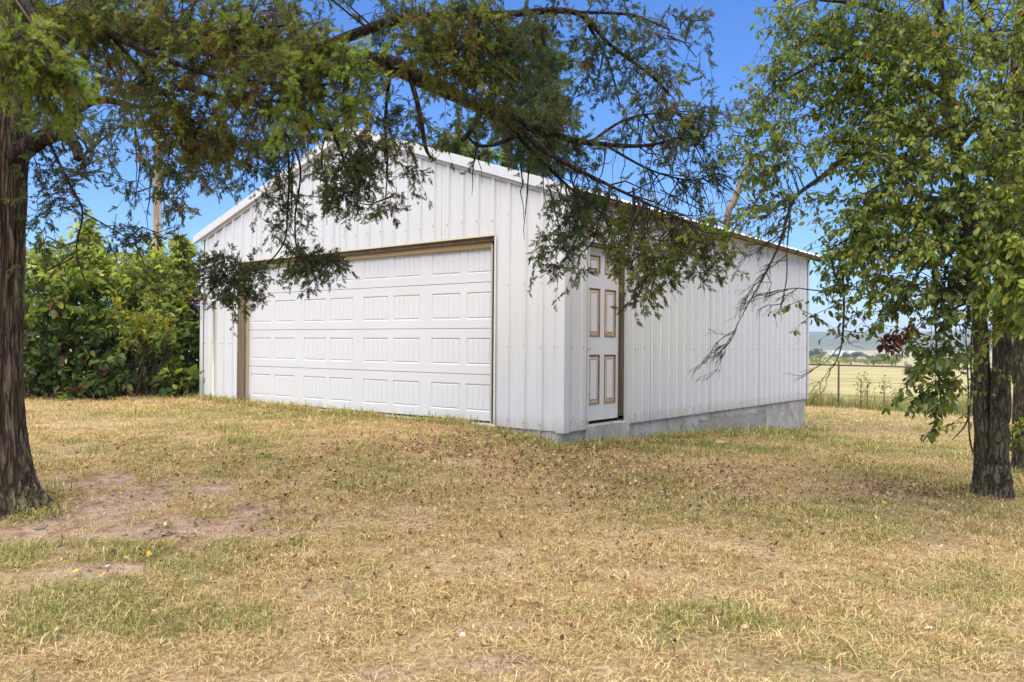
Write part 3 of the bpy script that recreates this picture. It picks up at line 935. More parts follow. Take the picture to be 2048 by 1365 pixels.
def conifer(blobs, limbs, droop=0.35, blen=(0.12, 0.30), size=(0.055, 0.105), step=0.028):
    """Branchlets with sprays filling blobs, joined by boughs to the nearest limb. Returns foliage and twig geometry."""
    fv, ff, fc = [], [], []; off = 0
    tw4, tr4 = [], []
    lp = np.concatenate([l[:, :3] for l in limbs]) if limbs else None
    for b in blobs:
        n = b[6]; pal = b[7]
        c, st = blob_points(b, n)
        rad = np.array([b[2] * b[4] / FPX, b[5], b[3] * b[4] / FPX])
        out = unit((st - c) / rad + 0.6 * rnd(n, 3) + np.array([0, 0, -droop]))
        L = RNG.uniform(*blen, n) * (0.75 + 0.5 * min(1.4, rad.mean() / 0.35))
        L = L * (.62 if b[4] < 3.5 else 1.0)
        # curved branchlets with 4 points
        t = np.linspace(0, 1, 4)[None, :, None]
        bend = unit(rnd(n, 3)) * 0.25 + np.array([0, 0, -0.22])
        P = st[:, None, :] + out[:, None, :] * L[:, None, None] * (t - 0.35) + bend[:, None, :] * L[:, None, None] * (t ** 2)
        tw4.append(P); tr4.append(np.tile(np.array([[.0032, .0026, .0018, .0008]]), (n, 1)))
        # boughs reaching from limb to the blob, and ribs within the blob
        if lp is not None:
            k = max(2, n // 14)
            tgt = st[RNG.integers(0, n, k)]
            near = lp[np.argmin(np.linalg.norm(lp[None] - c[None, None], axis=2), axis=1)]
            src = np.repeat(near, k, axis=0) + 0.04 * rnd(k, 3)
            mid = (src * .6 + c * .4) + 0.06 * rnd(k, 3); mid2 = src * .15 + c * .55 + tgt * .3 + 0.04 * rnd(k, 3)
            B = np.stack([src, mid, mid2, tgt], 1)
            if np.linalg.norm(near[0] - c) < 2.2:
                ln = np.linalg.norm(tgt - src, axis=1, keepdims=True)
                tw4.append(B); tr4.append(np.tile(np.array([[.011, .008, .0055, .0025]]), (k, 1)) * RNG.uniform(.5, 1.1, (k, 1)) * np.clip(ln / .35, .1, 1))
        # sprays
        fine = float(np.clip((b[4] - 1.0) / 4.6, .42, 1.0)) if b[4] < 9 else 1.0      # young fine growth on the low near boughs
        m = np.maximum(4, (L / (step * (.35 + .65 * fine))).astype(int)); tot = int(m.sum())
        own = np.repeat(np.arange(n), m); tt = RNG.uniform(0.12, 1.02, tot)
        i0 = np.minimum((tt * 3).astype(int), 2); fr = (tt * 3 - i0)[:, None]
        pos = P[own, i0] * (1 - fr) + P[own, i0 + 1] * fr
        tang = unit(P[own, i0 + 1] - P[own, i0])
        dirs = unit(tang * 0.8 + 0.75 * unit(rnd(tot, 3)) + np.array([0, 0, -0.12]))
        rot = frames(dirs, RNG.uniform(0, 6.28, tot)); sc = RNG.uniform(*size, tot) * (.25 + .75 * fine)
        bc = pick(pal, n, 0.14)[own] * (1 + 0.12 * rnd(tot, 1)).clip(.6, 1.5)
        which = RNG.integers(0, len(SPRAYS), tot)
        for k in range(len(SPRAYS)):
            s = which == k
            if not s.any(): continue
            V, F, C = stamp(SPRAYS[k][0], SPRAYS[k][1], pos[s], rot[s], sc[s], bc[s])
            fv.append(V); ff.append(F + off); fc.append(C); off += len(V)
    return np.concatenate(fv), np.concatenate(ff), np.clip(np.concatenate(fc), 0.004, 0.8), np.concatenate(tw4), np.concatenate(tr4)


def broadleaf(blobs, limbs, leaf=(0.05, 0.075), per=11, tlen=(0.22, 0.5), droop=0.25, axis=None, hang=0.55):
    fv, ff, fc = [], [], []; off = 0; tw, tr = [], []
    lp = np.concatenate([l[:, :3] for l in limbs]) if limbs else None
    for b in blobs:
        n = b[6]; pal = b[7]; lf = b[8] if len(b) > 8 else leaf; pr = b[9] if len(b) > 9 else per
        c, st = blob_points(b, n)
        rad = np.array([b[2] * b[4] / FPX, b[5], b[3] * b[4] / FPX])
        o = (st - c) / rad
        if axis is not None:
            ax = st - np.array([axis[0], axis[1], 0]); ax[:, 2] *= 0.15; o = o * .5 + unit(ax) * .9
        out = unit(o + 0.55 * rnd(n, 3) + np.array([0, 0, -droop]))
        L = RNG.uniform(*tlen, n); t = np.linspace(0, 1, 5)[None, :, None]
        bend = unit(rnd(n, 3)) * 0.18 + np.array([0, 0, -0.3 * droop / .25 * .6])
        P = st[:, None, :] + out[:, None, :] * L[:, None, None] * (t - 0.4) + bend[:, None, :] * L[:, None, None] * (t ** 2)
        tw.append(P); tr.append(np.tile(np.array([[.0045, .0036, .0028, .002, .001]]), (n, 1)))
        if lp is not None:
            k = max(2, n // 9)
            ti = RNG.integers(0, n, k); tgt = P[ti, 0]
            dd = np.linalg.norm(lp[None] - tgt[:, None], axis=2); src = lp[np.argmin(dd, 1)]
            g = np.linalg.norm(src - tgt, axis=1); g = (g < 2.4) & (g > .12)
            if g.any():
                src, tgt = src[g], tgt[g]; q = np.linspace(0, 1, 5)[None, :, None]
                sag = np.array([0, 0, .12])[None, None] * np.sin(q * np.pi)
                B = src[:, None] * (1 - q) + tgt[:, None] * q + sag + 0.014 * rnd(len(src), 5, 3) * np.sin(q * np.pi)
                tw.append(B); tr.append(np.tile(np.array([[.013, .010, .008, .006, .0045]]), (len(src), 1)) * RNG.uniform(.5, 1.0, (len(src), 1)) * np.clip(np.linalg.norm(src - tgt, axis=1, keepdims=True) / .6, .2, 1))
        m = RNG.poisson(pr, n) + 2; tot = int(m.sum()); own = np.repeat(np.arange(n), m)
        tt = RNG.uniform(0.05, 1.0, tot); i0 = np.minimum((tt * 4).astype(int), 3); fr = (tt * 4 - i0)[:, None]
        pos = P[own, i0] * (1 - fr) + P[own, i0 + 1] * fr
        tang = unit(P[own, i0 + 1] - P[own, i0])
        dirs = unit(0.45 * tang + 0.8 * unit(rnd(tot, 3)) + np.array([0, 0, -hang]))
        sc = RNG.uniform(*lf, tot)
        pos = pos + unit(dirs + 0.3 * rnd(tot, 3)) * sc[:, None] * 0.35      # petiole
        rot = frames(dirs, rnd(tot) * 0.75)
        cc = pick(pal, tot, 0.2)
        sc = sc * np.clip(1 + .22 * rnd(tot), .45, 1.35); which = RNG.integers(0, len(LEAF_VS), tot)
        for kk in range(len(LEAF_VS)):
            s = which == kk
            if not s.any(): continue
            V, F, C = stamp(LEAF_VS[kk], LEAF_F, pos[s], rot[s], sc[s], cc[s])
            fv.append(V); ff.append(F + off); fc.append(C); off += len(V)
    return np.concatenate(fv), np.concatenate(ff), np.clip(np.concatenate(fc), 0.004, 0.8), np.concatenate(tw), np.concatenate(tr)


def limb_from(ctrl, n=40):
    """ctrl: list of (px, py, depth, radius) -> (n,4) world points and radii."""
    P = np.array([[*at(p[0], p[1], p[2]), p[3]] for p in ctrl]); return resample(P, n)


def limb_mesh(name, L, mat, parent, sides=12, rough=0.14, seed=1):
    v, f = tubes(L[None, :, :3], np.maximum(L[None, :, 3], .002), sides)
    k = len(L)
    ctr = np.repeat(L[:, :3], sides, axis=0); off = v - ctr
    nz = fbm(v * np.array([14, 14, 9]), seed, 3)
    v = ctr + off * (1 + rough * 2 * (nz - 0.5))[:, None]
    n = len(v); v = np.concatenate([v, L[:1, :3], L[-1:, :3]])
    caps = [(i, (i + 1) % sides, n) for i in range(sides)] + [((k - 1) * sides + (i + 1) % sides, (k - 1) * sides + i, n + 1) for i in range(sides)]
    return mesh_np(name, v, [tuple(q) for q in f] + caps, mat, parent, smooth=True)


def local_to(o_root, verts):
    return verts - np.array(o_root.location)


def put(name, v, f, mat, root, col=None, smooth=False, kind=None):
    return mesh_np(name, local_to(root, v), f, mat, root, col=col, smooth=smooth, kind=kind)


def put_twigs(P, R, root, mat=None, name='twigs', sides=3):
    v, f = tubes(P, R, sides)
    return put(name, v, f, mat or TWIG, root, kind='stuff')


def shift_limb(L, root):
    L = L.copy(); L[:, :3] -= np.array(root.location); return L


# palettes: leaf colours of each plant (weight, rgb)
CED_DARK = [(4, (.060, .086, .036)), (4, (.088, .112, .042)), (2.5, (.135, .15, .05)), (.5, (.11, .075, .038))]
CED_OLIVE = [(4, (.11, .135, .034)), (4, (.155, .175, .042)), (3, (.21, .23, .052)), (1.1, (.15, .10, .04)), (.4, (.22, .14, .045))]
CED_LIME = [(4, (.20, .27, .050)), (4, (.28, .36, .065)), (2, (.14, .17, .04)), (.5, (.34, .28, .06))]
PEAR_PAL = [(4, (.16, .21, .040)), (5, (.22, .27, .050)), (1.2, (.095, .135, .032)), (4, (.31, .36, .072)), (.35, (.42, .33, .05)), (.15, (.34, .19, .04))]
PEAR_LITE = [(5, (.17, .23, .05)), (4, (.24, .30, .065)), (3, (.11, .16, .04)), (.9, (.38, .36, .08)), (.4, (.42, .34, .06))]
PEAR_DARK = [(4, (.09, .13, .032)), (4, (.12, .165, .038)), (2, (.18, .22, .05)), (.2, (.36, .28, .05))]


# ------------------------------------------------------------------ cedar tree on the left
def trunk_mesh(name, path, rfun, mat, root, sides=150, rings=150, ridge=0.05, freq=9, seed=3):
    """path(h)->(x,y); vertical trunk with fibrous ridges, from z0 up."""
    z0, z1 = path['z0'], path['z1']
    h = np.concatenate([np.linspace(0, 2.8, 110, endpoint=False), np.linspace(2.8, z1 - z0, rings - 110)])
    ang = np.linspace(0, 2 * np.pi, sides, endpoint=False)
    H, A = np.meshgrid(h, ang, indexing='ij')
    cx_ = np.interp(h, path['h'], path['x']); cy_ = np.interp(h, path['h'], path['y'])
    R = rfun(H, A)
    q = np.stack([np.cos(A) * freq * .35, np.sin(A) * freq * .35, H * 1.1], -1).reshape(-1, 3)
    fl = fbm(q, seed, 3).reshape(H.shape)
    q2 = np.stack([np.cos(A) * freq, np.sin(A) * freq, H * 2.6], -1).reshape(-1, 3)
    fi = fbm(q2, seed + 5, 3).reshape(H.shape)
    fi = 1 - np.abs(fi - 0.5) * 4
    R = R * (1 + 0.30 * (fl - .5)) + ridge * R * (fi - .4)
    X = cx_[:, None] + np.cos(A) * R; Y = cy_[:, None] + np.sin(A) * R; Z = z0 + H
    V = np.stack([X, Y, Z], -1).reshape(-1, 3)
    k = len(h); idx = np.arange(k * sides).reshape(k, sides)
    a = idx[:-1]; b = np.roll(idx, -1, 1)[:-1]; c = np.roll(idx, -1, 1)[1:]; d = idx[1:]
    F = np.stack([a, b, c, d], -1).reshape(-1, 4)
    return put(name, V, F, mat, root, smooth=True)


def build_cedar():
    base = at(-32, 1020, 6.1); z0 = gz(base[0], base[1])
    T = empty('cedar_tree', (base[0], base[1], z0), 0, 'large red cedar with shaggy brown trunk and long bough hanging before the garage', 'tree')
    def rf(H, A):
        flare = (0.20 * np.exp(-H / .42) + 0.20 * np.exp(-H / .13)) * (1 + 0.42 * np.sin(A * 5 + 1.2) * np.exp(-H / .35))
        return 0.236 - 0.012 * H + flare
    trunk_mesh('trunk', dict(z0=z0 - .15, z1=7.0, h=[0, 1, 2.6, 4.5, 7], x=[base[0], base[0] + .0, base[0] + .02, base[0] + .15, base[0] + .3], y=[base[1], base[1], base[1] + .02, base[1], base[1]]), rf, CEDAR_BARK, T, ridge=0.10, freq=13)
    defs = [
        [(-20, 40, 6.1, .15), (200, 55, 6.1, .13), (420, 88, 6.2, .11), (620, 115, 6.3, .095), (770, 128, 6.4, .082), (860, 168, 6.5, .072), (960, 212, 6.6, .060), (1040, 246, 6.7, .045), (1110, 272, 6.8, .034), (1180, 286, 6.9, .026), (1290, 292, 7.0, .018), (1380, 268, 7.1, .007)],
        [(1030, 245, 6.7, .032), (1085, 300, 6.6, .024), (1180, 352, 6.5, .017), (1290, 405, 6.4, .011), (1400, 455, 6.3, .006)],
        [(1000, 232, 6.65, .022), (1090, 330, 6.9, .016), (1200, 425, 7.0, .011), (1300, 480, 7.1, .006)],
        [(965, 222, 6.6, .020), (945, 255, 6.5, .026), (925, 282, 6.45, .022)],
        [(1045, 262, 6.7, .020), (1005, 285, 6.7, .018), (960, 292, 6.65, .014), (930, 270, 6.6, .010)],
        [(818, 148, 6.45, .026), (838, 220, 6.4, .022), (850, 290, 6.35, .018), (861, 316, 6.3, .010)],
        [(20, 320, 6.1, .11), (70, 285, 6.0, .075), (120, 268, 5.9, .060), (150, 290, 5.85, .045), (156, 318, 5.8, .034)],
        [(90, 280, 6.0, .06), (130, 235, 6.1, .05), (200, 200, 6.2, .035), (280, 215, 6.3, .02), (370, 210, 6.5, .012)],
        [(360, 170, 6.3, .034), (445, 196, 6.5, .028), (520, 212, 6.6, .024), (560, 245, 6.7, .017), (578, 330, 6.75, .012), (575, 420, 6.8, .010), (568, 485, 6.8, .008), (525, 535, 6.8, .007), (470, 552, 6.8, .005)],
        [(555, 240, 6.7, .014), (600, 330, 6.9, .010), (590, 440, 6.95, .008), (600, 505, 7.0, .007), (660, 515, 7.0, .004)],
        [(560, 130, 6.3, .03), (640, 215, 6.5, .022), (680, 300, 6.6, .014), (705, 370, 6.6, .006)],
        [(780, 140, 6.4, .02), (770, 250, 6.6, .012), (775, 330, 6.6, .008), (770, 410, 6.6, .004)],
        [(90, 270, 5.95, .014), (140, 370, 6.0, .010), (165, 425, 6.0, .008), (153, 500, 6.0, .006), (172, 570, 6.0, .003)],
        [(165, 425, 6.0, .006), (210, 450, 6.1, .005), (260, 480, 6.2, .003)],
        [(620, 105, 6.3, .05), (800, 40, 6.0, .04), (1000, 30, 5.9, .032), (1150, 25, 6.0, .024), (1220, 90, 6.1, .018), (1300, 150, 6.2, .012), (1350, 200, 6.3, .005)],
        [(1150, 25, 6.0, .016), (1260, 30, 6.0, .012), (1340, 60, 6.1, .006)],
        [(1170, 40, 6.0, .014), (1215, 120, 6.3, .010), (1240, 210, 6.5, .006)],
        [(1180, 286, 6.9, .016), (1250, 240, 7.0, .012), (1330, 225, 7.1, .008), (1410, 225, 7.2, .004)],
        [(1210, 290, 6.9, .014), (1300, 340, 7.0, .010), (1380, 360, 7.1, .006), (1430, 345, 7.2, .003)],
        [(1320, 380, 6.6, .006), (1400, 420, 6.6, .005), (1470, 460, 6.6, .003)],
        [(-60, -60, 5.9, .07), (60, 0, 4.6, .045), (220, 70, 3.9, .026), (420, 150, 3.7, .018), (600, 170, 3.6, .012), (690, 165, 3.6, .005)],
        [(-80, -80, 5.9, .06), (20, -20, 4.0, .03), (80, 60, 3.3, .016), (110, 140, 3.1, .006)],
        [(220, 70, 3.9, .016), (330, 190, 3.9, .011), (430, 280, 4.0, .005)],
        [(300, 100, 3.8, .016), (480, 60, 3.7, .011), (620, 50, 3.6, .006)],
        [(240, 180, 6.2, .016), (265, 240, 6.2, .010), (280, 320, 6.3, .006), (270, 400, 6.3, .003)],
        [(280, 215, 6.3, .012), (300, 270, 6.3, .008), (360, 320, 6.4, .006), (420, 350, 6.4, .003)],
    ]
    near = lambda d: d * .76 if d < 4.45 else d
    defs = [[(a, b, near(d), r * (.5 if min(t[2] for t in q) < 4.45 else .9)) for a, b, d, r in q] for q in defs]
    limbs = [limb_from(d) for d in defs]
    for i, L in enumerate(limbs):
        limb_mesh('limb', shift_limb(L, T), LIMB_BARK, T, 12 if i == 0 else 8, 0.22 if i == 0 else .12, i)
    K, O, Y = CED_DARK, CED_OLIVE, CED_LIME
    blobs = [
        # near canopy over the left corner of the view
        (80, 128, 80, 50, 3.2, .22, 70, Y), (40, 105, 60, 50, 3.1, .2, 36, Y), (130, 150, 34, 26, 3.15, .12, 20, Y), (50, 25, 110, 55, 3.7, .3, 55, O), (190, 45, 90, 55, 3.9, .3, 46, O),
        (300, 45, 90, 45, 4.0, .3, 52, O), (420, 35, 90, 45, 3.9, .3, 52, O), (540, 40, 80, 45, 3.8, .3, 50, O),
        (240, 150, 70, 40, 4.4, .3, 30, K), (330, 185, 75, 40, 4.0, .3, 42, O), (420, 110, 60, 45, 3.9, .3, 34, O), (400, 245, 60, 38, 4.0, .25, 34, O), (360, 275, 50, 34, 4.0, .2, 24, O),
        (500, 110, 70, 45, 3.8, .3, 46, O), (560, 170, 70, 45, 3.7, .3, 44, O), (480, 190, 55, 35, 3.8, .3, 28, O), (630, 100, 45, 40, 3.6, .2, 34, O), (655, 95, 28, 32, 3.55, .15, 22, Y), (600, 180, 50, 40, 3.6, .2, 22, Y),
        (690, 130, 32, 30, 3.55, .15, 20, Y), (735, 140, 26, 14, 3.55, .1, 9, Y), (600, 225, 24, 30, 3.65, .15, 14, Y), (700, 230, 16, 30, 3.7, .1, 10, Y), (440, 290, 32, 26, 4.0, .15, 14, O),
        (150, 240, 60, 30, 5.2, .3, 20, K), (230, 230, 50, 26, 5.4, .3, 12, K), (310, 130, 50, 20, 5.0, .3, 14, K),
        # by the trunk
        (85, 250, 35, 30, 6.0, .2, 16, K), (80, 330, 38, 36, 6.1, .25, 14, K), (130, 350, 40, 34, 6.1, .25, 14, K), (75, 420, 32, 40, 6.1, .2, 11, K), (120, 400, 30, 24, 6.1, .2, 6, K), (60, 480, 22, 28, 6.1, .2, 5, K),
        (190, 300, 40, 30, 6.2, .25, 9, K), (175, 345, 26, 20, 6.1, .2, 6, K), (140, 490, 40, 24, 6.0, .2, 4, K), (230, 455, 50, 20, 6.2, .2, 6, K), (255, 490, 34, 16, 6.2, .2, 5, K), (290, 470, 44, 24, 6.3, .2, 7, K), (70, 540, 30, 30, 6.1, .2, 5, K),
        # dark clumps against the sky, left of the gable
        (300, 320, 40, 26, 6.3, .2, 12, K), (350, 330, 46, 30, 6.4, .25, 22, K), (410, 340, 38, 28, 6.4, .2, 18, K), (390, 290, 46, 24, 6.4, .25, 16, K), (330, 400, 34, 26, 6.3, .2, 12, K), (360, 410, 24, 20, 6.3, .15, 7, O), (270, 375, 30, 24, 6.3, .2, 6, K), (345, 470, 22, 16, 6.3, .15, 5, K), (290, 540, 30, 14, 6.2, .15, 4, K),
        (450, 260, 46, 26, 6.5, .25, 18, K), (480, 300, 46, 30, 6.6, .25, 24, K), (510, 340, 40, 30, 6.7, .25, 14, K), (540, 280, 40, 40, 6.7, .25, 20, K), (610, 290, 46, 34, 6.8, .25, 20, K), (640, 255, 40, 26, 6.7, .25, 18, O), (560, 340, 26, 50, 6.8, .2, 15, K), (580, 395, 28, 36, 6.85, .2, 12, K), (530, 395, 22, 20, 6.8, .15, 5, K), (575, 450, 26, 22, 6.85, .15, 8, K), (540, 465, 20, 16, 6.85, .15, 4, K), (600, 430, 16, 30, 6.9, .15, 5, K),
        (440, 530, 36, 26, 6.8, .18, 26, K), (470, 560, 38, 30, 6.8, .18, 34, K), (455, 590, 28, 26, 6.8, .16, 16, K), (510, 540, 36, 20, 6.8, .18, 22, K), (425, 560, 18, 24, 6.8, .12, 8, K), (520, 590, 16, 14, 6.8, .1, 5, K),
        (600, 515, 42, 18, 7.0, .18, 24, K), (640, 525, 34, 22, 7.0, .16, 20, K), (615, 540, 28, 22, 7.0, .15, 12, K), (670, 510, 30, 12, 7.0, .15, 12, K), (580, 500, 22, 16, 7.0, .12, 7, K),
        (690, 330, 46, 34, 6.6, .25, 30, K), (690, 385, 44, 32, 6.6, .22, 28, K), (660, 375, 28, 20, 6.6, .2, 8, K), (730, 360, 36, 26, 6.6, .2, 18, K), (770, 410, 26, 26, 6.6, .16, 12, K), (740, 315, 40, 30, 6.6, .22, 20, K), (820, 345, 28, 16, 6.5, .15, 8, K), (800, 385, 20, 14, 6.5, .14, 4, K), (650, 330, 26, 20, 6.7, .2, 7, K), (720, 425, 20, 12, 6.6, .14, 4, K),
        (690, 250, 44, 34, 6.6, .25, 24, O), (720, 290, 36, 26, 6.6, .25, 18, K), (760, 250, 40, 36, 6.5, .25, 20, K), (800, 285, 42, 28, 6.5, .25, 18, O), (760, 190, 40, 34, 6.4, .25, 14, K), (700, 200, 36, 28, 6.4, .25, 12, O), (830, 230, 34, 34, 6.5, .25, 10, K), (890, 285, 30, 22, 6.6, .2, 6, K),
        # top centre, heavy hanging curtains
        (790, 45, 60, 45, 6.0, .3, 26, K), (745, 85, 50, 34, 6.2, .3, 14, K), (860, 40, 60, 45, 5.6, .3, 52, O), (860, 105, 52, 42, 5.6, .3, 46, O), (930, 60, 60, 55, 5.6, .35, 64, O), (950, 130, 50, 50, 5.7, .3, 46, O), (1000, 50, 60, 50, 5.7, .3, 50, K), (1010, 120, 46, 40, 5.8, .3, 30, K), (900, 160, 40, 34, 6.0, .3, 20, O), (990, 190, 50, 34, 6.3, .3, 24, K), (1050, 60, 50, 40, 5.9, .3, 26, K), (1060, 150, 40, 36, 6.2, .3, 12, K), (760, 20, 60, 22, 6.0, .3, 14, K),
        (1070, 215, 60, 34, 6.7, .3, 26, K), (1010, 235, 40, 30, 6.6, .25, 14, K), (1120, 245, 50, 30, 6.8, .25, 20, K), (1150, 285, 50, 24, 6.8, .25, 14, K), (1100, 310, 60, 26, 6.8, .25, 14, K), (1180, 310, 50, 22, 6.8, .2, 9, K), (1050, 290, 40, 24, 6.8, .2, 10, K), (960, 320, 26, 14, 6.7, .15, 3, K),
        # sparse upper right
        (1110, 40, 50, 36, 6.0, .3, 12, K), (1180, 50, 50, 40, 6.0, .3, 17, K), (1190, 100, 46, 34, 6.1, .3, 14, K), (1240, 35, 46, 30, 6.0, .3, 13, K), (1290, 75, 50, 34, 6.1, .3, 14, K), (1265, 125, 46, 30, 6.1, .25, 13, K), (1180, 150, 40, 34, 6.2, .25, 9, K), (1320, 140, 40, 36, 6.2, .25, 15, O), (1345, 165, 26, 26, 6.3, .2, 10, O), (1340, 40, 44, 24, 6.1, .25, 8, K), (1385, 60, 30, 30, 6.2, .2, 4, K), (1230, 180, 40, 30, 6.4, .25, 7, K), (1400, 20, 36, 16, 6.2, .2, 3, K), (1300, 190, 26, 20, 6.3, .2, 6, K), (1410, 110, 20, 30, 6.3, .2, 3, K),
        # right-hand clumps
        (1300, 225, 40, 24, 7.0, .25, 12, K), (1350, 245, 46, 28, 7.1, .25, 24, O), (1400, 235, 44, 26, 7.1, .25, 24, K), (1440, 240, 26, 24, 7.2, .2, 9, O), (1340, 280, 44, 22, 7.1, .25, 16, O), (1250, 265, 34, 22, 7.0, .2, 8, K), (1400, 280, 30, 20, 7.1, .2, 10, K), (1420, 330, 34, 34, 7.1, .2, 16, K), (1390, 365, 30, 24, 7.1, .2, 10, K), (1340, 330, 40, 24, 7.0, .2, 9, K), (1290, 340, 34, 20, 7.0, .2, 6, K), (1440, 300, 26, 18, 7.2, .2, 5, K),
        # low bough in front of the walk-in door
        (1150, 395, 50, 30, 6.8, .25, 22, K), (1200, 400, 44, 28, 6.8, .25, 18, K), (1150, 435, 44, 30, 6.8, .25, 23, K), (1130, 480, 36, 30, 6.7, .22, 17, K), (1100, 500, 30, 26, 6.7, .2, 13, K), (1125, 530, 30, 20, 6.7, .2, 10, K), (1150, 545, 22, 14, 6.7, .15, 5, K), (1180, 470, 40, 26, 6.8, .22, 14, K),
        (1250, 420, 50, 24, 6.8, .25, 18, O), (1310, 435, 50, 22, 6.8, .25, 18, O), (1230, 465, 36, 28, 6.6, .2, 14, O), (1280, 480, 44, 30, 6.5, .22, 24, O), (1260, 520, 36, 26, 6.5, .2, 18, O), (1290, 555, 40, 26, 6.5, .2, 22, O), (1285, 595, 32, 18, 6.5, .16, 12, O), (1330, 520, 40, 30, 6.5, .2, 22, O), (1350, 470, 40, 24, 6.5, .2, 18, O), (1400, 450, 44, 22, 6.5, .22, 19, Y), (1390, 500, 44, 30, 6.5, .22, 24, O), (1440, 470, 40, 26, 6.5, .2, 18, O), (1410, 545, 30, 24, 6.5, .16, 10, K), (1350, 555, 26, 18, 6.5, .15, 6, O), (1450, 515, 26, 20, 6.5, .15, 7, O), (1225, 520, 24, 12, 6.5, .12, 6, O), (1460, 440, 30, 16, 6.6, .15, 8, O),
        # unseen crown above the view, added to cast shade and for other viewpoints
        (200, -140, 220, 90, 5.0, .8, 40, K), (560, -130, 200, 80, 5.2, .8, 34, K), (900, -120, 180, 70, 5.6, .7, 30, K), (-120, 60, 120, 160, 6.0, .8, 34, K), (-250, 260, 150, 120, 6.2, .8, 24, K),
        (0, -500, 300, 200, 6.1, 1.2, 30, K), (-160, -250, 220, 140, 7.2, .8, 24, K),
    ]
    blobs = [tuple(list(b[:4]) + [near(b[4]), b[5], max(2, int(b[6] * CED_DENS * (1.25 if b[4] < 4.45 else 1)))] + list(b[7:])) for b in blobs]
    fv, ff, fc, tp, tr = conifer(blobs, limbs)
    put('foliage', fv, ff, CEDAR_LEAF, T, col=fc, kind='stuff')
    put_twigs(tp, tr, T)
    # bare thin twigs below the bough, drooping to the right
    P, R = [], []
    src = np.concatenate([limbs[i][12:, :3] for i in (0, 1, 2, 17, 18)])
    src = src[src[:, 0] > at(1030, 250, 6.7)[0]]
    for k in range(150):
        s = src[RNG.integers(0, len(src))]; n = 9
        d = unit(np.array([RNG.uniform(-.5, .9), RNG.uniform(-.5, .4), RNG.uniform(-1.0, .1)])); L = RNG.uniform(.25, .75); q = [s]; 
        for i in range(n - 1):
            d = unit(d + 0.22 * rnd(3) + np.array([.05, 0, -.08])); q.append(q[-1] + d * L / n)
        P.append(q); R.append(np.linspace(.006, .0014, n) * RNG.uniform(.7, 1.3))
    for (x0, y0, x1, y1, d0) in [(945, 260, 950, 372, 6.5), (955, 285, 948, 390, 6.5), (560, 245, 548, 470, 6.75), (588, 300, 586, 470, 6.8), (640, 300, 645, 450, 6.7), (655, 260, 632, 400, 6.7), (770, 300, 800, 380, 6.6), (1060, 330, 1045, 480, 6.8), (1100, 380, 1130, 520, 6.8), (1175, 400, 1110, 520, 6.8), (300, 330, 280, 470, 6.3), (215, 240, 235, 330, 6.2), (270, 265, 275, 380, 6.2), (1040, 330, 1050, 440, 6.8)]:
        a, b = at(x0, y0, d0), at(x1, y1, d0 + .1); t = np.linspace(0, 1, 9)[:, None]
        w = np.cumsum(rnd(9, 3) * .008, 0); P.append(a * (1 - t) + b * t + w); R.append(np.linspace(.007, .0018, 9))
    put_twigs(np.array(P), np.array(R), T, LIMB_BARK, 'bare_twigs', 4)


CED_DENS = 1.08
build_cedar()


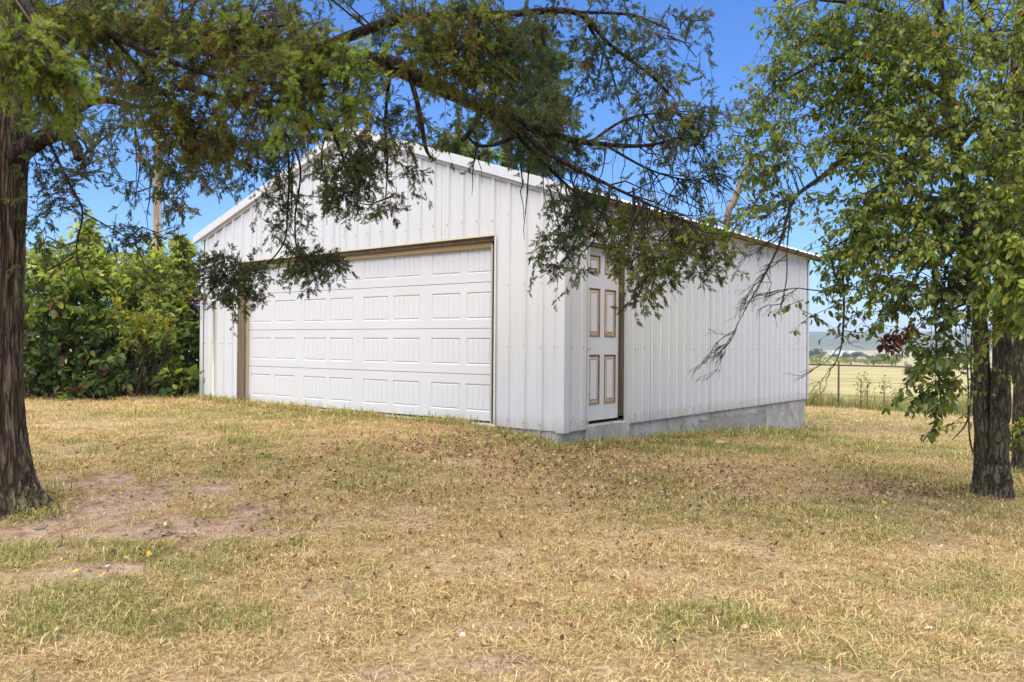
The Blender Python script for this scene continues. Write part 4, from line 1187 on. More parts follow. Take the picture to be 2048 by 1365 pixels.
# ------------------------------------------------------------------ pear tree on the right
def build_pear():
    base = on_ground(1984, 992)
    T = empty('pear_tree', tuple(base), 0, 'leafy pear tree with twin mossy trunks right of the garage', 'tree')
    stems = [
        [(1969, 1012, 7.5, .165), (1969, 990, 7.5, .118), (1968, 965, 7.5, .095), (1968, 930, 7.5, .083), (1966, 800, 7.55, .072), (1962, 680, 7.55, .066), (1953, 560, 7.5, .062), (1938, 430, 7.4, .066), (1915, 320, 7.35, .058), (1895, 160, 7.3, .050), (1875, 0, 7.2, .042), (1850, -250, 7.1, .025)],
        [(2000, 1014, 7.42, .175), (1999, 993, 7.42, .124), (1998, 966, 7.42, .098), (1997, 940, 7.42, .086), (2000, 850, 7.42, .080), (2004, 760, 7.42, .080), (2007, 660, 7.42, .080), (2012, 540, 7.42, .076), (2012, 420, 7.45, .070), (2024, 260, 7.5, .062), (2040, 60, 7.5, .052), (2060, -200, 7.5, .03)],
    ]
    SL = [limb_from(s, 70) for s in stems]
    for i, L in enumerate(SL):
        limb_mesh('trunk', shift_limb(L, T), PEAR_BARK, T, 28, 0.30, 20 + i)
    defs = [
        [(1905, 260, 7.35, .040), (1800, 262, 7.1, .032), (1712, 296, 6.9, .025), (1650, 350, 6.8, .020), (1595, 390, 6.8, .016), (1576, 430, 6.75, .013), (1560, 485, 6.75, .010), (1530, 550, 6.75, .007), (1490, 620, 6.75, .004), (1455, 690, 6.75, .0018)],
        [(1920, 340, 7.35, .036), (1830, 330, 7.0, .026), (1740, 420, 6.8, .018), (1690, 520, 6.7, .013), (1688, 620, 6.6, .010), (1683, 690, 6.6, .007), (1668, 732, 6.55, .004), (1655, 738, 6.55, .002)],
        [(1900, 200, 7.3, .036), (1780, 130, 6.9, .028), (1660, 120, 6.7, .018), (1570, 160, 6.6, .008)],
        [(1885, 100, 7.25, .032), (1760, 20, 6.8, .022), (1640, 0, 6.5, .012)],
        [(1930, 400, 7.4, .030), (1850, 400, 7.2, .020), (1760, 440, 7.0, .012), (1660, 500, 6.9, .006)],
        [(2010, 480, 7.42, .030), (1930, 470, 6.6, .02), (1860, 520, 6.3, .012), (1800, 600, 6.2, .006)],
        [(2020, 300, 7.5, .03), (1960, 240, 6.6, .02), (1880, 260, 6.2, .01)],
        [(1960, 690, 7.45, .014), (1945, 760, 7.3, .011), (1935, 840, 7.2, .008), (1905, 880, 7.1, .004)],
        [(1958, 925, 7.42, .009), (1940, 880, 7.36, .008), (1936, 760, 7.3, .007), (1930, 640, 7.2, .004)],
        [(1967, 940, 7.38, .011), (1955, 860, 7.35, .010), (1942, 740, 7.35, .008), (1945, 640, 7.3, .006)],
        [(1865, 520, 6.4, .010), (1870, 640, 6.4, .008), (1878, 760, 6.4, .006), (1885, 850, 6.4, .003)],
        [(1690, 520, 6.7, .012), (1675, 560, 6.7, .010), (1660, 510, 6.7, .008)],
        [(1690, 588, 6.7, .006), (1620, 580, 6.75, .005), (1590, 577, 6.8, .004), (1540, 585, 6.8, .0035), (1505, 590, 6.85, .002)],
        [(1580, 430, 6.75, .008), (1574, 500, 6.75, .006), (1573, 560, 6.75, .005), (1560, 617, 6.75, .003)],
        [(2010, 120, 7.5, .03), (1960, 30, 6.8, .02), (1900, -60, 6.5, .01)],
        [(1910, 300, 7.35, .03), (2000, 200, 6.4, .02), (2060, 180, 5.8, .01)],
    ]
    LL = [limb_from(d) for d in defs]
    for i, L in enumerate(LL): limb_mesh('limb', shift_limb(L, T), PEAR_BARK if i < 7 else TWIG, T, 8, .12, 40 + i)
    P, L_, D = PEAR_PAL, PEAR_LITE, PEAR_DARK
    S = (.031, .050); B = (.048, .074)
    bl = [
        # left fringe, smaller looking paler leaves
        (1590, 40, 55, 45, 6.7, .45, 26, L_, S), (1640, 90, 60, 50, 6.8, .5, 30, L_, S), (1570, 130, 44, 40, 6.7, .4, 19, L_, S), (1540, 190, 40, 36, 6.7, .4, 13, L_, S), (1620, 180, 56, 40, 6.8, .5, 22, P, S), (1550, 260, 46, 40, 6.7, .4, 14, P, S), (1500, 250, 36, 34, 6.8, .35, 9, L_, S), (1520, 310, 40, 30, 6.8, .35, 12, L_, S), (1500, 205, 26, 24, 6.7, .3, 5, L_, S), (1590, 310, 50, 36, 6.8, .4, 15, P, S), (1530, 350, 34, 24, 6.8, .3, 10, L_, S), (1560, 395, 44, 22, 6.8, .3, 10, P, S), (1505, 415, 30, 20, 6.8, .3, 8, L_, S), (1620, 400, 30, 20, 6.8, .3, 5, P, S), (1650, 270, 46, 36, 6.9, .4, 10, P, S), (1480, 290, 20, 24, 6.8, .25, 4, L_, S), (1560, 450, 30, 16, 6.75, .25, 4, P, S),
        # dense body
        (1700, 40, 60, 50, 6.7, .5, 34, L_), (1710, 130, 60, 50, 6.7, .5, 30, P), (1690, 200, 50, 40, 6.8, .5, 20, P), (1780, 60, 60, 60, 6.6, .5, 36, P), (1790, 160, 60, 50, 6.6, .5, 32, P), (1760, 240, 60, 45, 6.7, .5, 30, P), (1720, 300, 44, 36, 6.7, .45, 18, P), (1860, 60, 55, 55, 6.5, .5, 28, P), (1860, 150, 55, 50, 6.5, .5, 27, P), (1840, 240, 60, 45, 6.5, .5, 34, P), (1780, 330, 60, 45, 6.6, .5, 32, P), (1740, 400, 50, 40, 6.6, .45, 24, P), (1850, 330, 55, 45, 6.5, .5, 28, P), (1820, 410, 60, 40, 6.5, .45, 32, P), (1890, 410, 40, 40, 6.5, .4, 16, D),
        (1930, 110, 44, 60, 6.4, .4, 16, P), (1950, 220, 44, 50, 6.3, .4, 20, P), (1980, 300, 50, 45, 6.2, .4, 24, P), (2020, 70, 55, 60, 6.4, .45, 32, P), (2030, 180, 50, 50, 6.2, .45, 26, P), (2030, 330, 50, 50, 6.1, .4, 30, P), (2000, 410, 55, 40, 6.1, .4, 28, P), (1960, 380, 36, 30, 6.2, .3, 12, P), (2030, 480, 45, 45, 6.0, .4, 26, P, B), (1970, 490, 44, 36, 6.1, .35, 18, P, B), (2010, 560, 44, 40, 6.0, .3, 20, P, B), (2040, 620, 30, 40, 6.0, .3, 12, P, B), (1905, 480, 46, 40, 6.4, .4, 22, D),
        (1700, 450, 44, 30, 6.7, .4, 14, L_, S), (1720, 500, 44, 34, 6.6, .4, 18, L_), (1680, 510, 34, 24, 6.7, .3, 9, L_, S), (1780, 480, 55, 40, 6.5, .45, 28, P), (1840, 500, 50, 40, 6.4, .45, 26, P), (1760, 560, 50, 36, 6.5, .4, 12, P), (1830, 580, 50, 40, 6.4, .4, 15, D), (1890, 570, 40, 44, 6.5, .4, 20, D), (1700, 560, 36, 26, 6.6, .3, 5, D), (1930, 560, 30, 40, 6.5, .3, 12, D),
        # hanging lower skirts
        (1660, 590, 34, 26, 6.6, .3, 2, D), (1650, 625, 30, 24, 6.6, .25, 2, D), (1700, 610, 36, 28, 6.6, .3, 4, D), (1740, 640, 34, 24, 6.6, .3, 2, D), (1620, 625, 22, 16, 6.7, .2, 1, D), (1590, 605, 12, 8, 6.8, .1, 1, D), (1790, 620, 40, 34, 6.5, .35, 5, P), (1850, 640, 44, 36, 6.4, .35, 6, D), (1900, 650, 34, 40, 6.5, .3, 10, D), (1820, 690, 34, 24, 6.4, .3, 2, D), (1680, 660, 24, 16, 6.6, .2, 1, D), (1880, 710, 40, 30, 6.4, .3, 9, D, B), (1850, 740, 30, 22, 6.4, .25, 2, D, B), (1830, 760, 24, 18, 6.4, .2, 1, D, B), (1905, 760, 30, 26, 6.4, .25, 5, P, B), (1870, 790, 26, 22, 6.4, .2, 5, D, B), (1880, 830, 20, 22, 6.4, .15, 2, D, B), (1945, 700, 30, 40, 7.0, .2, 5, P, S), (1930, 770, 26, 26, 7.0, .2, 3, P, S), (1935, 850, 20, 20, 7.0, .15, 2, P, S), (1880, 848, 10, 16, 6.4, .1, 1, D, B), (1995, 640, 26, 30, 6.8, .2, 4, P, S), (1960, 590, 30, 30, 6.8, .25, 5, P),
        # crown behind and above
        (1700, -120, 180, 100, 6.6, .9, 80, P), (1950, -120, 180, 100, 6.6, .9, 80, P), (1850, 60, 120, 90, 8.2, .5, 40, P), (1800, 260, 120, 90, 8.3, .5, 36, D), (1980, 260, 100, 90, 8.2, .5, 30, D), (1860, 440, 120, 70, 8.2, .5, 34, P), (2240, 60, 90, 130, 7.0, .7, 40, P), (2230, 300, 90, 110, 7.0, .6, 40, P), (2180, 500, 60, 70, 6.8, .5, 22, D), (2120, 100, 70, 180, 6.6, .6, 60, P), (2130, 420, 70, 140, 6.5, .6, 50, P), (1760, 440, 80, 60, 8.0, .4, 16, L_), (1800, 580, 80, 40, 8.0, .4, 12, L_), (1830, 680, 60, 30, 7.8, .3, 6, L_), (1850, -320, 200, 120, 7.0, 1.0, 60, P),
    ]
    bl = [tuple(list(b[:6]) + [max(1, int(b[6] * PEAR_DENS))] + list(b[7:])) for b in bl]
    fv, ff, fc, tp, tr = broadleaf(bl, SL + LL, (.036, .058), 14, (.2, .45), .3, axis=base, hang=0.7)
    put('crown', fv, ff, PEAR_LEAF, T, col=fc, kind='stuff')
    put_twigs(tp, tr, T)
    # a few withered brown leaf tufts caught in the crown
    bw = [(1770, 690, 11, 5, 6.5, .04, 3, [(1, (.10, .035, .02)), (1, (.16, .06, .03))], (.05, .07), 6), (1793, 668, 12, 11, 6.5, .04, 4, [(1, (.10, .035, .02)), (1, (.14, .05, .03))], (.05, .07), 7), (1815, 650, 14, 8, 6.5, .05, 2, [(1, (.08, .03, .02)), (1, (.14, .05, .03))], (.04, .06), 5)]
    fv, ff, fc, tp, tr = broadleaf(bw, None, per=6, tlen=(.04, .08))
    put('withered_leaves', fv, ff, DRY_LEAF, T, col=fc, kind='stuff')
    # bare brushwood hanging in front of the side wall
    Pt, Rt = [], []
    def grow(s, d, L, r, depth):
        n = 9; q = [np.array(s)]; dd = np.array(d)
        for i in range(n - 1):
            dd = unit(dd + 0.16 * rnd(3) + np.array([-.03, 0, -.05])); q.append(q[-1] + dd * L / n)
        Pt.append(q); Rt.append(np.linspace(r, max(.0012, r * .35), n))
        if depth:
            for k in range(RNG.integers(3, 6)):
                j = RNG.integers(2, n); side = unit(dd + 0.75 * unit(rnd(3)) + np.array([-.15, 0, -.15]))
                grow(q[j], side, L * RNG.uniform(.35, .65), r * .55, depth - 1)
    for src_l, lo in ((LL[0], 20), (LL[13], 8), (LL[12], 14), (LL[1], 26)):
        for k in range(16 if src_l is LL[0] else 4):
            j = RNG.integers(lo, len(src_l))
            grow(src_l[j, :3], unit(np.array([RNG.uniform(-1, .1), RNG.uniform(-.3, .3), RNG.uniform(-.9, .1)])), RNG.uniform(.18, .42), .0045, 2 if src_l is LL[0] else 1)
    put_twigs(np.array(Pt), np.array(Rt), T, TWIG, 'bare_twigs', 4)


PEAR_DENS = 1.45
build_pear()


def build_second_tree():
    base = on_ground(2047, 945)
    T = empty('pear_tree', tuple(base), 0, 'dark trunk at the right edge standing behind the twin-trunked pear tree', 'tree')
    L = limb_from([(2050, 965, 9.4, .15), (2049, 940, 9.4, .125), (2046, 850, 9.4, .105), (2046, 720, 9.4, .10), (2048, 600, 9.4, .10), (2052, 450, 9.4, .09), (2060, 200, 9.4, .08), (2070, -100, 9.4, .06), (2080, -400, 9.4, .03)], 60)
    limb_mesh('trunk', shift_limb(L, T), PEAR_BARK, T, 24, .22, 61)
    L2 = [limb_from([(2048, 600, 9.4, .05), (2000, 520, 9.2, .03), (1960, 440, 9.0, .015)]), limb_from([(2042, 900, 9.3, .02), (2030, 880, 9.1, .014), (2015, 862, 9.0, .008)])]
    for l in L2: limb_mesh('limb', shift_limb(l, T), PEAR_BARK, T, 8, .1, 63)
    bl = [(2000, 250, 90, 120, 9.2, .8, 50, PEAR_PAL), (2040, 480, 50, 70, 9.2, .6, 30, PEAR_LITE), (2150, 300, 150, 200, 9.3, 1.2, 130, PEAR_PAL), (2200, 560, 70, 60, 9.3, .6, 30, PEAR_PAL), (2030, 855, 14, 14, 9.0, .15, 5, PEAR_PAL), (2034, 880, 10, 14, 9.0, .12, 4, PEAR_DARK), (2040, 620, 16, 40, 9.1, .2, 6, PEAR_LITE), (2060, 0, 150, 160, 9.3, 1.2, 70, PEAR_PAL)]
    fv, ff, fc, tp, tr = broadleaf(bl, [L], (.05, .08), 10, (.2, .4), .3)
    put('crown', fv, ff, PEAR_LEAF, T, col=fc, kind='stuff'); put_twigs(tp, tr, T)


build_second_tree()

# ------------------------------------------------------------------ shrubs left of the garage, utility pole, trees behind
SH_G = [(3, (.10, .155, .034)), (4, (.155, .225, .046)), (3, (.22, .29, .058)), (1.8, (.31, .34, .075)), (.25, (.24, .11, .05))]
SH_Y = [(4, (.26, .32, .062)), (4, (.36, .40, .08)), (3, (.14, .20, .045)), (1.4, (.42, .38, .08))]
SH_D = [(4, (.05, .09, .025)), (4, (.08, .135, .034)), (2, (.14, .18, .045)), (.6, (.17, .09, .045))]
GOLD = [(4, (.40, .34, .05)), (3, (.30, .30, .05)), (2, (.18, .22, .05))]


def shrub(label, px, py0, d, blobs, leaf, stems, group='shrubs left of the garage', goldenrod=None):
    base = at(px, py0, d); base[2] = gz(base[0], base[1])
    T = empty('shrub', tuple(base), 0, label, 'shrub', group)
    P, R = [], []
    for k in range(stems):
        b = blobs[RNG.integers(0, len(blobs))]; c, q = blob_points(b, 1); n = 9
        s = base + np.array([RNG.uniform(-.7, .7), RNG.uniform(-.4, .4), 0]); s[2] = gz(s[0], s[1]) - .05
        s[0] = .5 * s[0] + .5 * q[0][0] + RNG.uniform(-.3, .3); s[1] = .6 * s[1] + .4 * q[0][1]
        t = np.linspace(0, 1, n)[:, None]; w = np.sin(t * np.pi) * rnd(1, 3) * .18
        P.append(s * (1 - t) + q[0] * t + w + np.cumsum(rnd(n, 3) * .012, 0)); R.append(np.linspace(.014, .004, n) * RNG.uniform(.6, 1.3) * (.42 if goldenrod else 1))
    put_twigs(np.array(P), np.array(R), T, TWIG, 'stems', 5)
    fv, ff, fc, tp, tr = broadleaf(blobs, None, leaf, 12, (.3, .6), .1, hang=0.35)
    put('foliage', fv, ff, SHRUB_LEAF, T, col=fc, kind='stuff'); put_twigs(tp, tr, T)
    if goldenrod:
        fv, ff, fc, tp, tr = conifer(goldenrod, None, droop=-.5, blen=(.15, .3), size=(.06, .12), step=.02)
        put('flower_plumes', fv, ff, SHRUB_LEAF, T, col=fc, kind='stuff')
    return T


shrub('broad-leaved dark green shrub right beside the cedar trunk', 95, 795, 13.2,
      [(60, 560, 60, 50, 13.2, .7, 46, SH_G), (80, 630, 60, 55, 13.0, .7, 60, SH_G), (110, 700, 60, 50, 12.9, .6, 52, SH_D), (70, 740, 60, 44, 12.9, .5, 40, SH_D), (140, 600, 50, 50, 13.1, .6, 48, SH_G), (150, 545, 50, 40, 13.1, .6, 40, SH_Y), (90, 520, 46, 26, 13.2, .5, 20, SH_Y), (-40, 640, 110, 110, 13.3, .9, 80, SH_G), (-180, 660, 120, 110, 13.3, .9, 60, SH_G)], (.08, .145), 26)
shrub('vine-draped shrub with yellow-green top below the utility pole', 250, 792, 13.8,
      [(215, 530, 60, 34, 13.9, .7, 66, SH_Y), (270, 545, 60, 38, 13.7, .7, 74, SH_Y), (330, 540, 50, 36, 13.9, .6, 60, SH_Y), (300, 580, 60, 36, 13.5, .6, 46, SH_Y), (230, 575, 50, 30, 13.5, .6, 34, SH_Y), (200, 600, 60, 44, 13.7, .7, 48, SH_G), (280, 610, 60, 44, 13.7, .7, 46, SH_G), (345, 605, 40, 44, 13.8, .6, 40, SH_Y), (190, 520, 30, 20, 13.9, .3, 11, SH_Y), (310, 515, 30, 18, 14.0, .3, 12, SH_Y)], (.06, .115), 22)
shrub('dark leafy shrub with brown stems and red-tinged leaves low by the lawn', 190, 794, 13.1,
      [(190, 690, 55, 46, 13.1, .5, 46, SH_D), (230, 740, 50, 36, 12.9, .5, 32, SH_D), (170, 755, 46, 32, 12.9, .4, 30, SH_D), (140, 765, 40, 22, 12.8, .35, 14, SH_G), (290, 755, 46, 26, 13.0, .4, 13, SH_D), (215, 650, 40, 40, 13.2, .5, 26, SH_G), (180, 770, 26, 14, 12.8, .2, 5, [(1, (.16, .06, .04))]), (250, 690, 60, 60, 14.3, .5, 60, SH_D), (310, 730, 60, 50, 14.3, .5, 54, SH_D), (320, 660, 50, 50, 14.4, .5, 40, SH_D)], (.08, .135), 30)
shrub('glossy green vine shrub pressed against the left corner of the garage', 375, 792, 13.4,
      [(372, 650, 32, 44, 13.5, .4, 36, SH_G), (360, 710, 36, 40, 13.4, .4, 34, SH_G), (375, 760, 34, 26, 13.2, .35, 24, SH_G), (390, 690, 18, 50, 13.4, .3, 16, SH_D), (350, 770, 24, 16, 13.1, .3, 10, SH_D), (385, 610, 20, 20, 13.6, .3, 8, [(3, (.15, .04, .035)), (2, (.11, .13, .03)), (1, (.2, .2, .2))])], (.09, .16), 18)
shrub('tall goldenrod clump with yellow plumes and dry stems amid the shrubs', 285, 794, 12.8,
      [(270, 660, 46, 46, 12.9, .4, 22, SH_G), (300, 690, 44, 40, 12.9, .4, 20, SH_G), (320, 650, 34, 36, 13.0, .4, 18, SH_Y)], (.05, .09), 46, goldenrod=[(262, 640, 26, 20, 12.8, .2, 16, GOLD), (240, 625, 18, 14, 12.8, .2, 9, GOLD), (300, 648, 26, 22, 12.8, .2, 15, GOLD), (320, 665, 22, 18, 12.8, .2, 9, GOLD), (275, 665, 24, 16, 12.8, .2, 9, GOLD)])


def sapling(label, px, d, tops, pal, leaf):
    b = at(px, 790, d); b[2] = gz(b[0], b[1])
    T = empty('sapling', tuple(b), 0, label, 'sapling', 'slender saplings rising out of the shrubs')
    for (x1, y1, w) in tops:
        q = limb_from([(px, 780, d, .02), ((px + x1) / 2 + 4, (780 + y1) / 2, d, .014), (x1, y1, d, .005)], 20)
        limb_mesh('stem', shift_limb(q, T), TWIG, T, 6, .1, 5)
    bl = [(x1, y, w * (1 - .55 * (1 - (y - y1) / 90)), 14, d, .16, 10, pal) for (x1, y1, w) in tops for y in range(int(y1) - 4, int(y1) + 84, 14)]
    fv, ff, fc, tp, tr = broadleaf(bl, None, leaf, 7, (.2, .35), .15, hang=.8)
    put('foliage', fv, ff, SHRUB_LEAF, T, col=fc, kind='stuff'); put_twigs(tp, tr, T)


sapling('slender pale-leaved sapling sticking up left of the utility pole', 175, 13.9, [(175, 455, 16), (182, 480, 20)], SH_Y, (.08, .13))
sapling('feathery light green sapling between utility pole and garage roof', 362, 14.2, [(358, 480, 16), (372, 500, 14)], SH_Y, (.09, .14))


def build_pole():
    b = at(313, 600, 30); b[2] = gz(b[0], b[1])
    T = empty('utility_pole', tuple(b), 0, 'weathered wooden utility pole rising behind the shrubs', 'utility pole')
    m = MB(); m.tube([(0, 0, -.5), (0, 0, 4), (0, 0, 9.6)], [.165, .15, .12], 20)
    m.build('shaft', simple('pole_wood', (.42, .33, .22), .9, .35, 3, stretch=(8, 8, .6)), T, smooth=True)
    m = MB(); m.tube([(.15, -.09, 0), (.145, -.085, 5), (.12, -.08, 8.6)], [.026] * 3, 8); m.build('conduit', simple('grey_pvc', (.5, .5, .5), .5), T, smooth=True)
    m = MB(); m.box(-1.1, 1.1, -.19, -.08, 9.0, 9.12); m.build('crossarm', WOOD_GREY, T)
    for x in (-1.0, -.5, .5, 1.0):
        m = MB(); m.tube([(x, -.13, 9.12), (x, -.13, 9.18), (x, -.13, 9.26)], [.03, .05, .03], 8); m.build('insulator', simple('porcelain', (.3, .2, .15), .3), T)


build_pole()


def back_tree(name, label, px, d, trunk, limbs_px, blobs, kind, group='trees behind the garage', bark=None):
    b = at(px, 700, d); b[2] = gz(b[0], b[1])
    T = empty(name, tuple(b), 0, label, 'tree', group)
    tr_pts = [(*b, trunk)] + [(*at(x, y, d), r) for x, y, r in limbs_px]
    L = resample(np.array(tr_pts), 40); L[0, 2] -= .3
    limb_mesh('trunk', shift_limb(L, T), bark or PEAR_BARK, T, 12, .12, 71)
    if not blobs: return T
    if kind == 'conifer':
        fv, ff, fc, tp, t2 = conifer(blobs, None, .1, (.4, .9), (.22, .40), .09); put('foliage', fv, ff, CEDAR_LEAF, T, col=fc, kind='stuff')
    else:
        fv, ff, fc, tp, t2 = broadleaf(blobs, None, (.12, .2), 14, (.5, 1.0), .2); put('crown', fv, ff, SHRUB_LEAF, T, col=fc, kind='stuff')
    put_twigs(tp, t2 * 3, T)
    return T


PINE = [(4, (.055, .085, .040)), (4, (.085, .125, .055)), (3, (.13, .17, .075)), (1, (.17, .19, .08))]
back_tree('pine_tree', 'tall soft green pine rising behind the garage roof', 1014, 24, .2, [(1014, 330, .17), (1016, 200, .13), (1040, 80, .08), (1060, -30, .04)],
          [(1085, 110, 34, 40, 24, .6, 34, PINE), (1095, 180, 46, 44, 24, .7, 48, PINE), (1080, 240, 60, 36, 24, .8, 50, PINE), (1030, 260, 46, 36, 24, .7, 30, PINE), (1110, 290, 46, 30, 24, .7, 26, PINE), (1000, 200, 40, 40, 24, .7, 22, PINE), (960, 250, 40, 30, 24, .7, 18, PINE), (1040, 150, 44, 40, 24, .7, 26, PINE), (1060, 60, 30, 30, 24, .5, 14, PINE), (1050, 320, 60, 20, 24, .7, 14, PINE)], 'conifer')
back_tree('pine_tree', 'second thin pine trunk behind the garage right of the tall pine', 1068, 26, .14, [(1068, 330, .13), (1075, 200, .10), (1090, 60, .05)], [(1100, 150, 40, 60, 26, .7, 20, PINE), (1085, 300, 36, 34, 26, .6, 14, PINE)], 'conifer')
back_tree('leafy_tree', 'green leafy tree just showing over the gable ridge', 915, 22, .14, [(915, 330, .08), (912, 240, .04)], [(915, 290, 40, 30, 22, .7, 34, SH_D), (880, 300, 30, 26, 22, .6, 22, SH_D), (950, 310, 36, 26, 22, .6, 24, SH_G)], 'leafy')
back_tree('dead_tree', 'pale leaning bare trunk rising behind the side wall eave', 1452, 19, .12, [(1452, 470, .085), (1470, 400, .075), (1484, 360, .06), (1496, 325, .045), (1500, 285, .02)], None, '', bark=PALE_BARK)


# ------------------------------------------------------------------ fence at the far edge of the lawn
def build_fence():
    T = empty('wire_fence', (*FENCE_A, 0), 0, 'wire farm fence with dark top rail and thin steel posts beyond the lawn', 'fence')
    d = FENCE_B - FENCE_A; Lg = np.linalg.norm(d); d = d / Lg
    STEELP = simple('rusty_post', (.085, .070, .060), .8, .3, 8); WIRE = simple('fence_wire', (.10, .09, .085), .6)
    # first post stands where the photograph shows it
    def on(px):
        r_ = ray(px, 800); k = (FENCE_A[0] * d[1] - FENCE_A[1] * d[0]) / (r_[0] * d[1] - r_[1] * d[0]); p = r_[:2] * k
        return float(np.dot(p - FENCE_A, d))
    s0 = on(1677)
    ss = [s0 + k * 6.4 for k in range(-1, 4) if -1 < s0 + k * 6.4 < Lg]
    for s in ss:
        p = FENCE_A + d * s; z = gz(*p)
        m = MB(); m.tube([(*(p - FENCE_A), z - .3), (*(p - FENCE_A), z + 1.42)], [.032, .028], 8); m.build('post', STEELP, T)
    q = np.linspace(0, Lg, 60)
    for nm, h, r, mt in (('top_rail', 1.30, .026, STEELP), ('wire', .86, .006, WIRE), ('wire', .45, .005, WIRE)):
        pts = []
        for s in q:
            p = FENCE_A + d * s; sag = 0.06 * (nm == 'wire') * abs(math.sin((s - s0) / 6.4 * math.pi))
            pts.append((*(p - FENCE_A), gz(*p) + h - sag))
        pts = np.array(pts); pts[:, 2] = np.convolve(np.pad(pts[:, 2], 6, mode='edge'), np.ones(13) / 13, 'valid')
        m = MB(); m.tube(pts, [r] * 60, 6); m.build(nm, mt, T)
    return d, s0, Lg


FD, FS0, FL = build_fence()

# tall dry weeds and grass along the fence
WEED = [(4, (.36, .31, .13)), (4, (.26, .27, .085)), (3, (.19, .22, .06)), (2, (.34, .22, .10)), (1.5, (.22, .14, .07))]


def grass_strip():
    n = 15000
    s = RNG.uniform(0, FL, n); w = np.abs(rnd(n)) * 1.3 - .15 + (RNG.random(n) < .35) * RNG.uniform(0, 9, n)
    nrm = np.array([-FD[1], FD[0]])
    p = FENCE_A[None] + FD[None] * s[:, None] + nrm[None] * w[:, None]
    z = ground_z(p[:, 0], p[:, 1]); P0 = np.stack([p[:, 0], p[:, 1], z], 1)
    cl = vnoise(np.stack([s * 1.1, w * 1.1, 0 * s], 1), 31)
    h = (0.16 + 0.55 * cl ** 2) * RNG.uniform(.5, 1.25, n)
    lean = rnd(n, 3) * .28; lean[:, 2] = 0
    t = np.linspace(0, 1, 4)[None, :, None]
    C = P0[:, None] + np.array([0, 0, 1.0]) * h[:, None, None] * t + lean[:, None] * h[:, None, None] * t ** 2
    side = unit(np.stack([rnd(n), rnd(n), 0 * s], 1)); wd = np.array([1, .9, .6, .08])[None, :, None] * RNG.uniform(.005, .013, n)[:, None, None]
    V = np.stack([C - side[:, None] * wd, C + side[:, None] * wd], 2).reshape(-1, 3)
    b = (np.arange(n) * 8)[:, None]
    F = np.concatenate([np.stack([b[:, 0] + 2 * k, b[:, 0] + 2 * k + 1, b[:, 0] + 2 * k + 3, b[:, 0] + 2 * k + 2], 1) for k in range(3)])
    c = np.repeat(pick(WEED, n, .2), 8, axis=0)
    o = mesh_np('tall_grass', V, F, SHRUB_LEAF, None, col=np.clip(c, .01, .8), kind='stuff')
    tag(o, 'tall dry grass and weeds along the far wire fence', 'grass')


grass_strip()


def weed_stalk(px, py, pt, label, d_off=0.0):
    r_ = ray(px, py); k = (FENCE_A[0] * FD[1] - FENCE_A[1] * FD[0]) / (r_[0] * FD[1] - r_[1] * FD[0]) + d_off
    b = r_ * k; b = np.array([b[0], b[1], gz(b[0], b[1])]); H = (py - pt) / FPX * k
    T = empty('weed_stalk', tuple(b), 0, label, 'weed', 'dark weed stalks along the far fence')
    n = 10; q = np.stack([np.cumsum(rnd(n) * .006), np.cumsum(rnd(n) * .006), np.linspace(-.05, H, n)], 1)
    m = MB(); m.tube(q, np.linspace(.020, .008, n), 6); m.build('stem', simple('weed_stem', (.085, .045, .030), .9), T)
    P = []; R = []
    for i in range(26):
        z = RNG.uniform(.1, 1) * H; dd = unit(np.array([rnd(1)[0], rnd(1)[0], 1.2])); L = RNG.uniform(.06, .16)
        s = np.array([0, 0, z]); P.append([s, s + dd * L * .5, s + dd * L]); R.append([.006, .005, .002])
    v, f = tubes(np.array(P), np.array(R), 4); mesh_np('seed_spikes', v, f, simple('weed_seed', (.12, .065, .04), .9), T, kind='stuff')
    n = 60; pos = np.stack([rnd(n) * .11, rnd(n) * .11, H * RNG.uniform(.55, 1.25, n)], 1)
    V, F, C = stamp(LEAF_V, LEAF_F, pos, frames(unit(rnd(n, 3)), rnd(n)), RNG.uniform(.04, .09, n), pick([(1, (.22, .25, .07)), (1, (.30, .30, .10))], n))
    mesh_np('leaves', V, F, SHRUB_LEAF, T, col=C, kind='stuff')


weed_stalk(1722, 812, 752, 'dark weed stalk nearest the thin fence post', .4)
weed_stalk(1734, 814, 762, 'shorter dark weed stalk just right of the one nearest the post', .6)
weed_stalk(1768, 808, 750, 'dark weed stalk standing alone midway to the pear tree', .5)
weed_stalk(1793, 800, 765, 'thin greenish weed stalk closest to the pear leaves', 1.2)


# ------------------------------------------------------------------ far country
def far_clump(name, label, cat, group, items, pal, matn=None):
    for (px, py, w, h, d, lab) in items:
        b = at(px, py, d); b[2] = gz(b[0], b[1]); s = d / FPX
        T = empty(name, tuple(b), 0, lab, cat, group)
        W, H = w * s, h * s
        k = 10; cc = rnd(k, 3) * np.array([.26, .26, .13]); cc[:, 2] += .58
        n = 700; c = cc[RNG.integers(0, k, n)] + unit(rnd(n, 3)) * RNG.uniform(.12, .26, (n, 1)) * np.array([1, 1, .9])
        pos = c * np.array([W, W, H]); pos[:, 2] = np.maximum(pos[:, 2], .04 * H)
        V, F, C = stamp(LEAF_V, LEAF_F, pos, frames(unit(rnd(n, 3)), rnd(n)), RNG.uniform(.08, .16, n) * min(W, H * 1.3), pick(pal, n))
        mesh_np('crown', V, F, SHRUB_LEAF, T, col=np.clip(C, .01, .6), kind='stuff')
        m = MB(); m.tube([(0, 0, -.2), (0, 0, .3 * H), (.02 * W, 0, .6 * H)], [.04 * W, .03 * W, .015 * W], 8); m.build('trunk', TWIG, T)


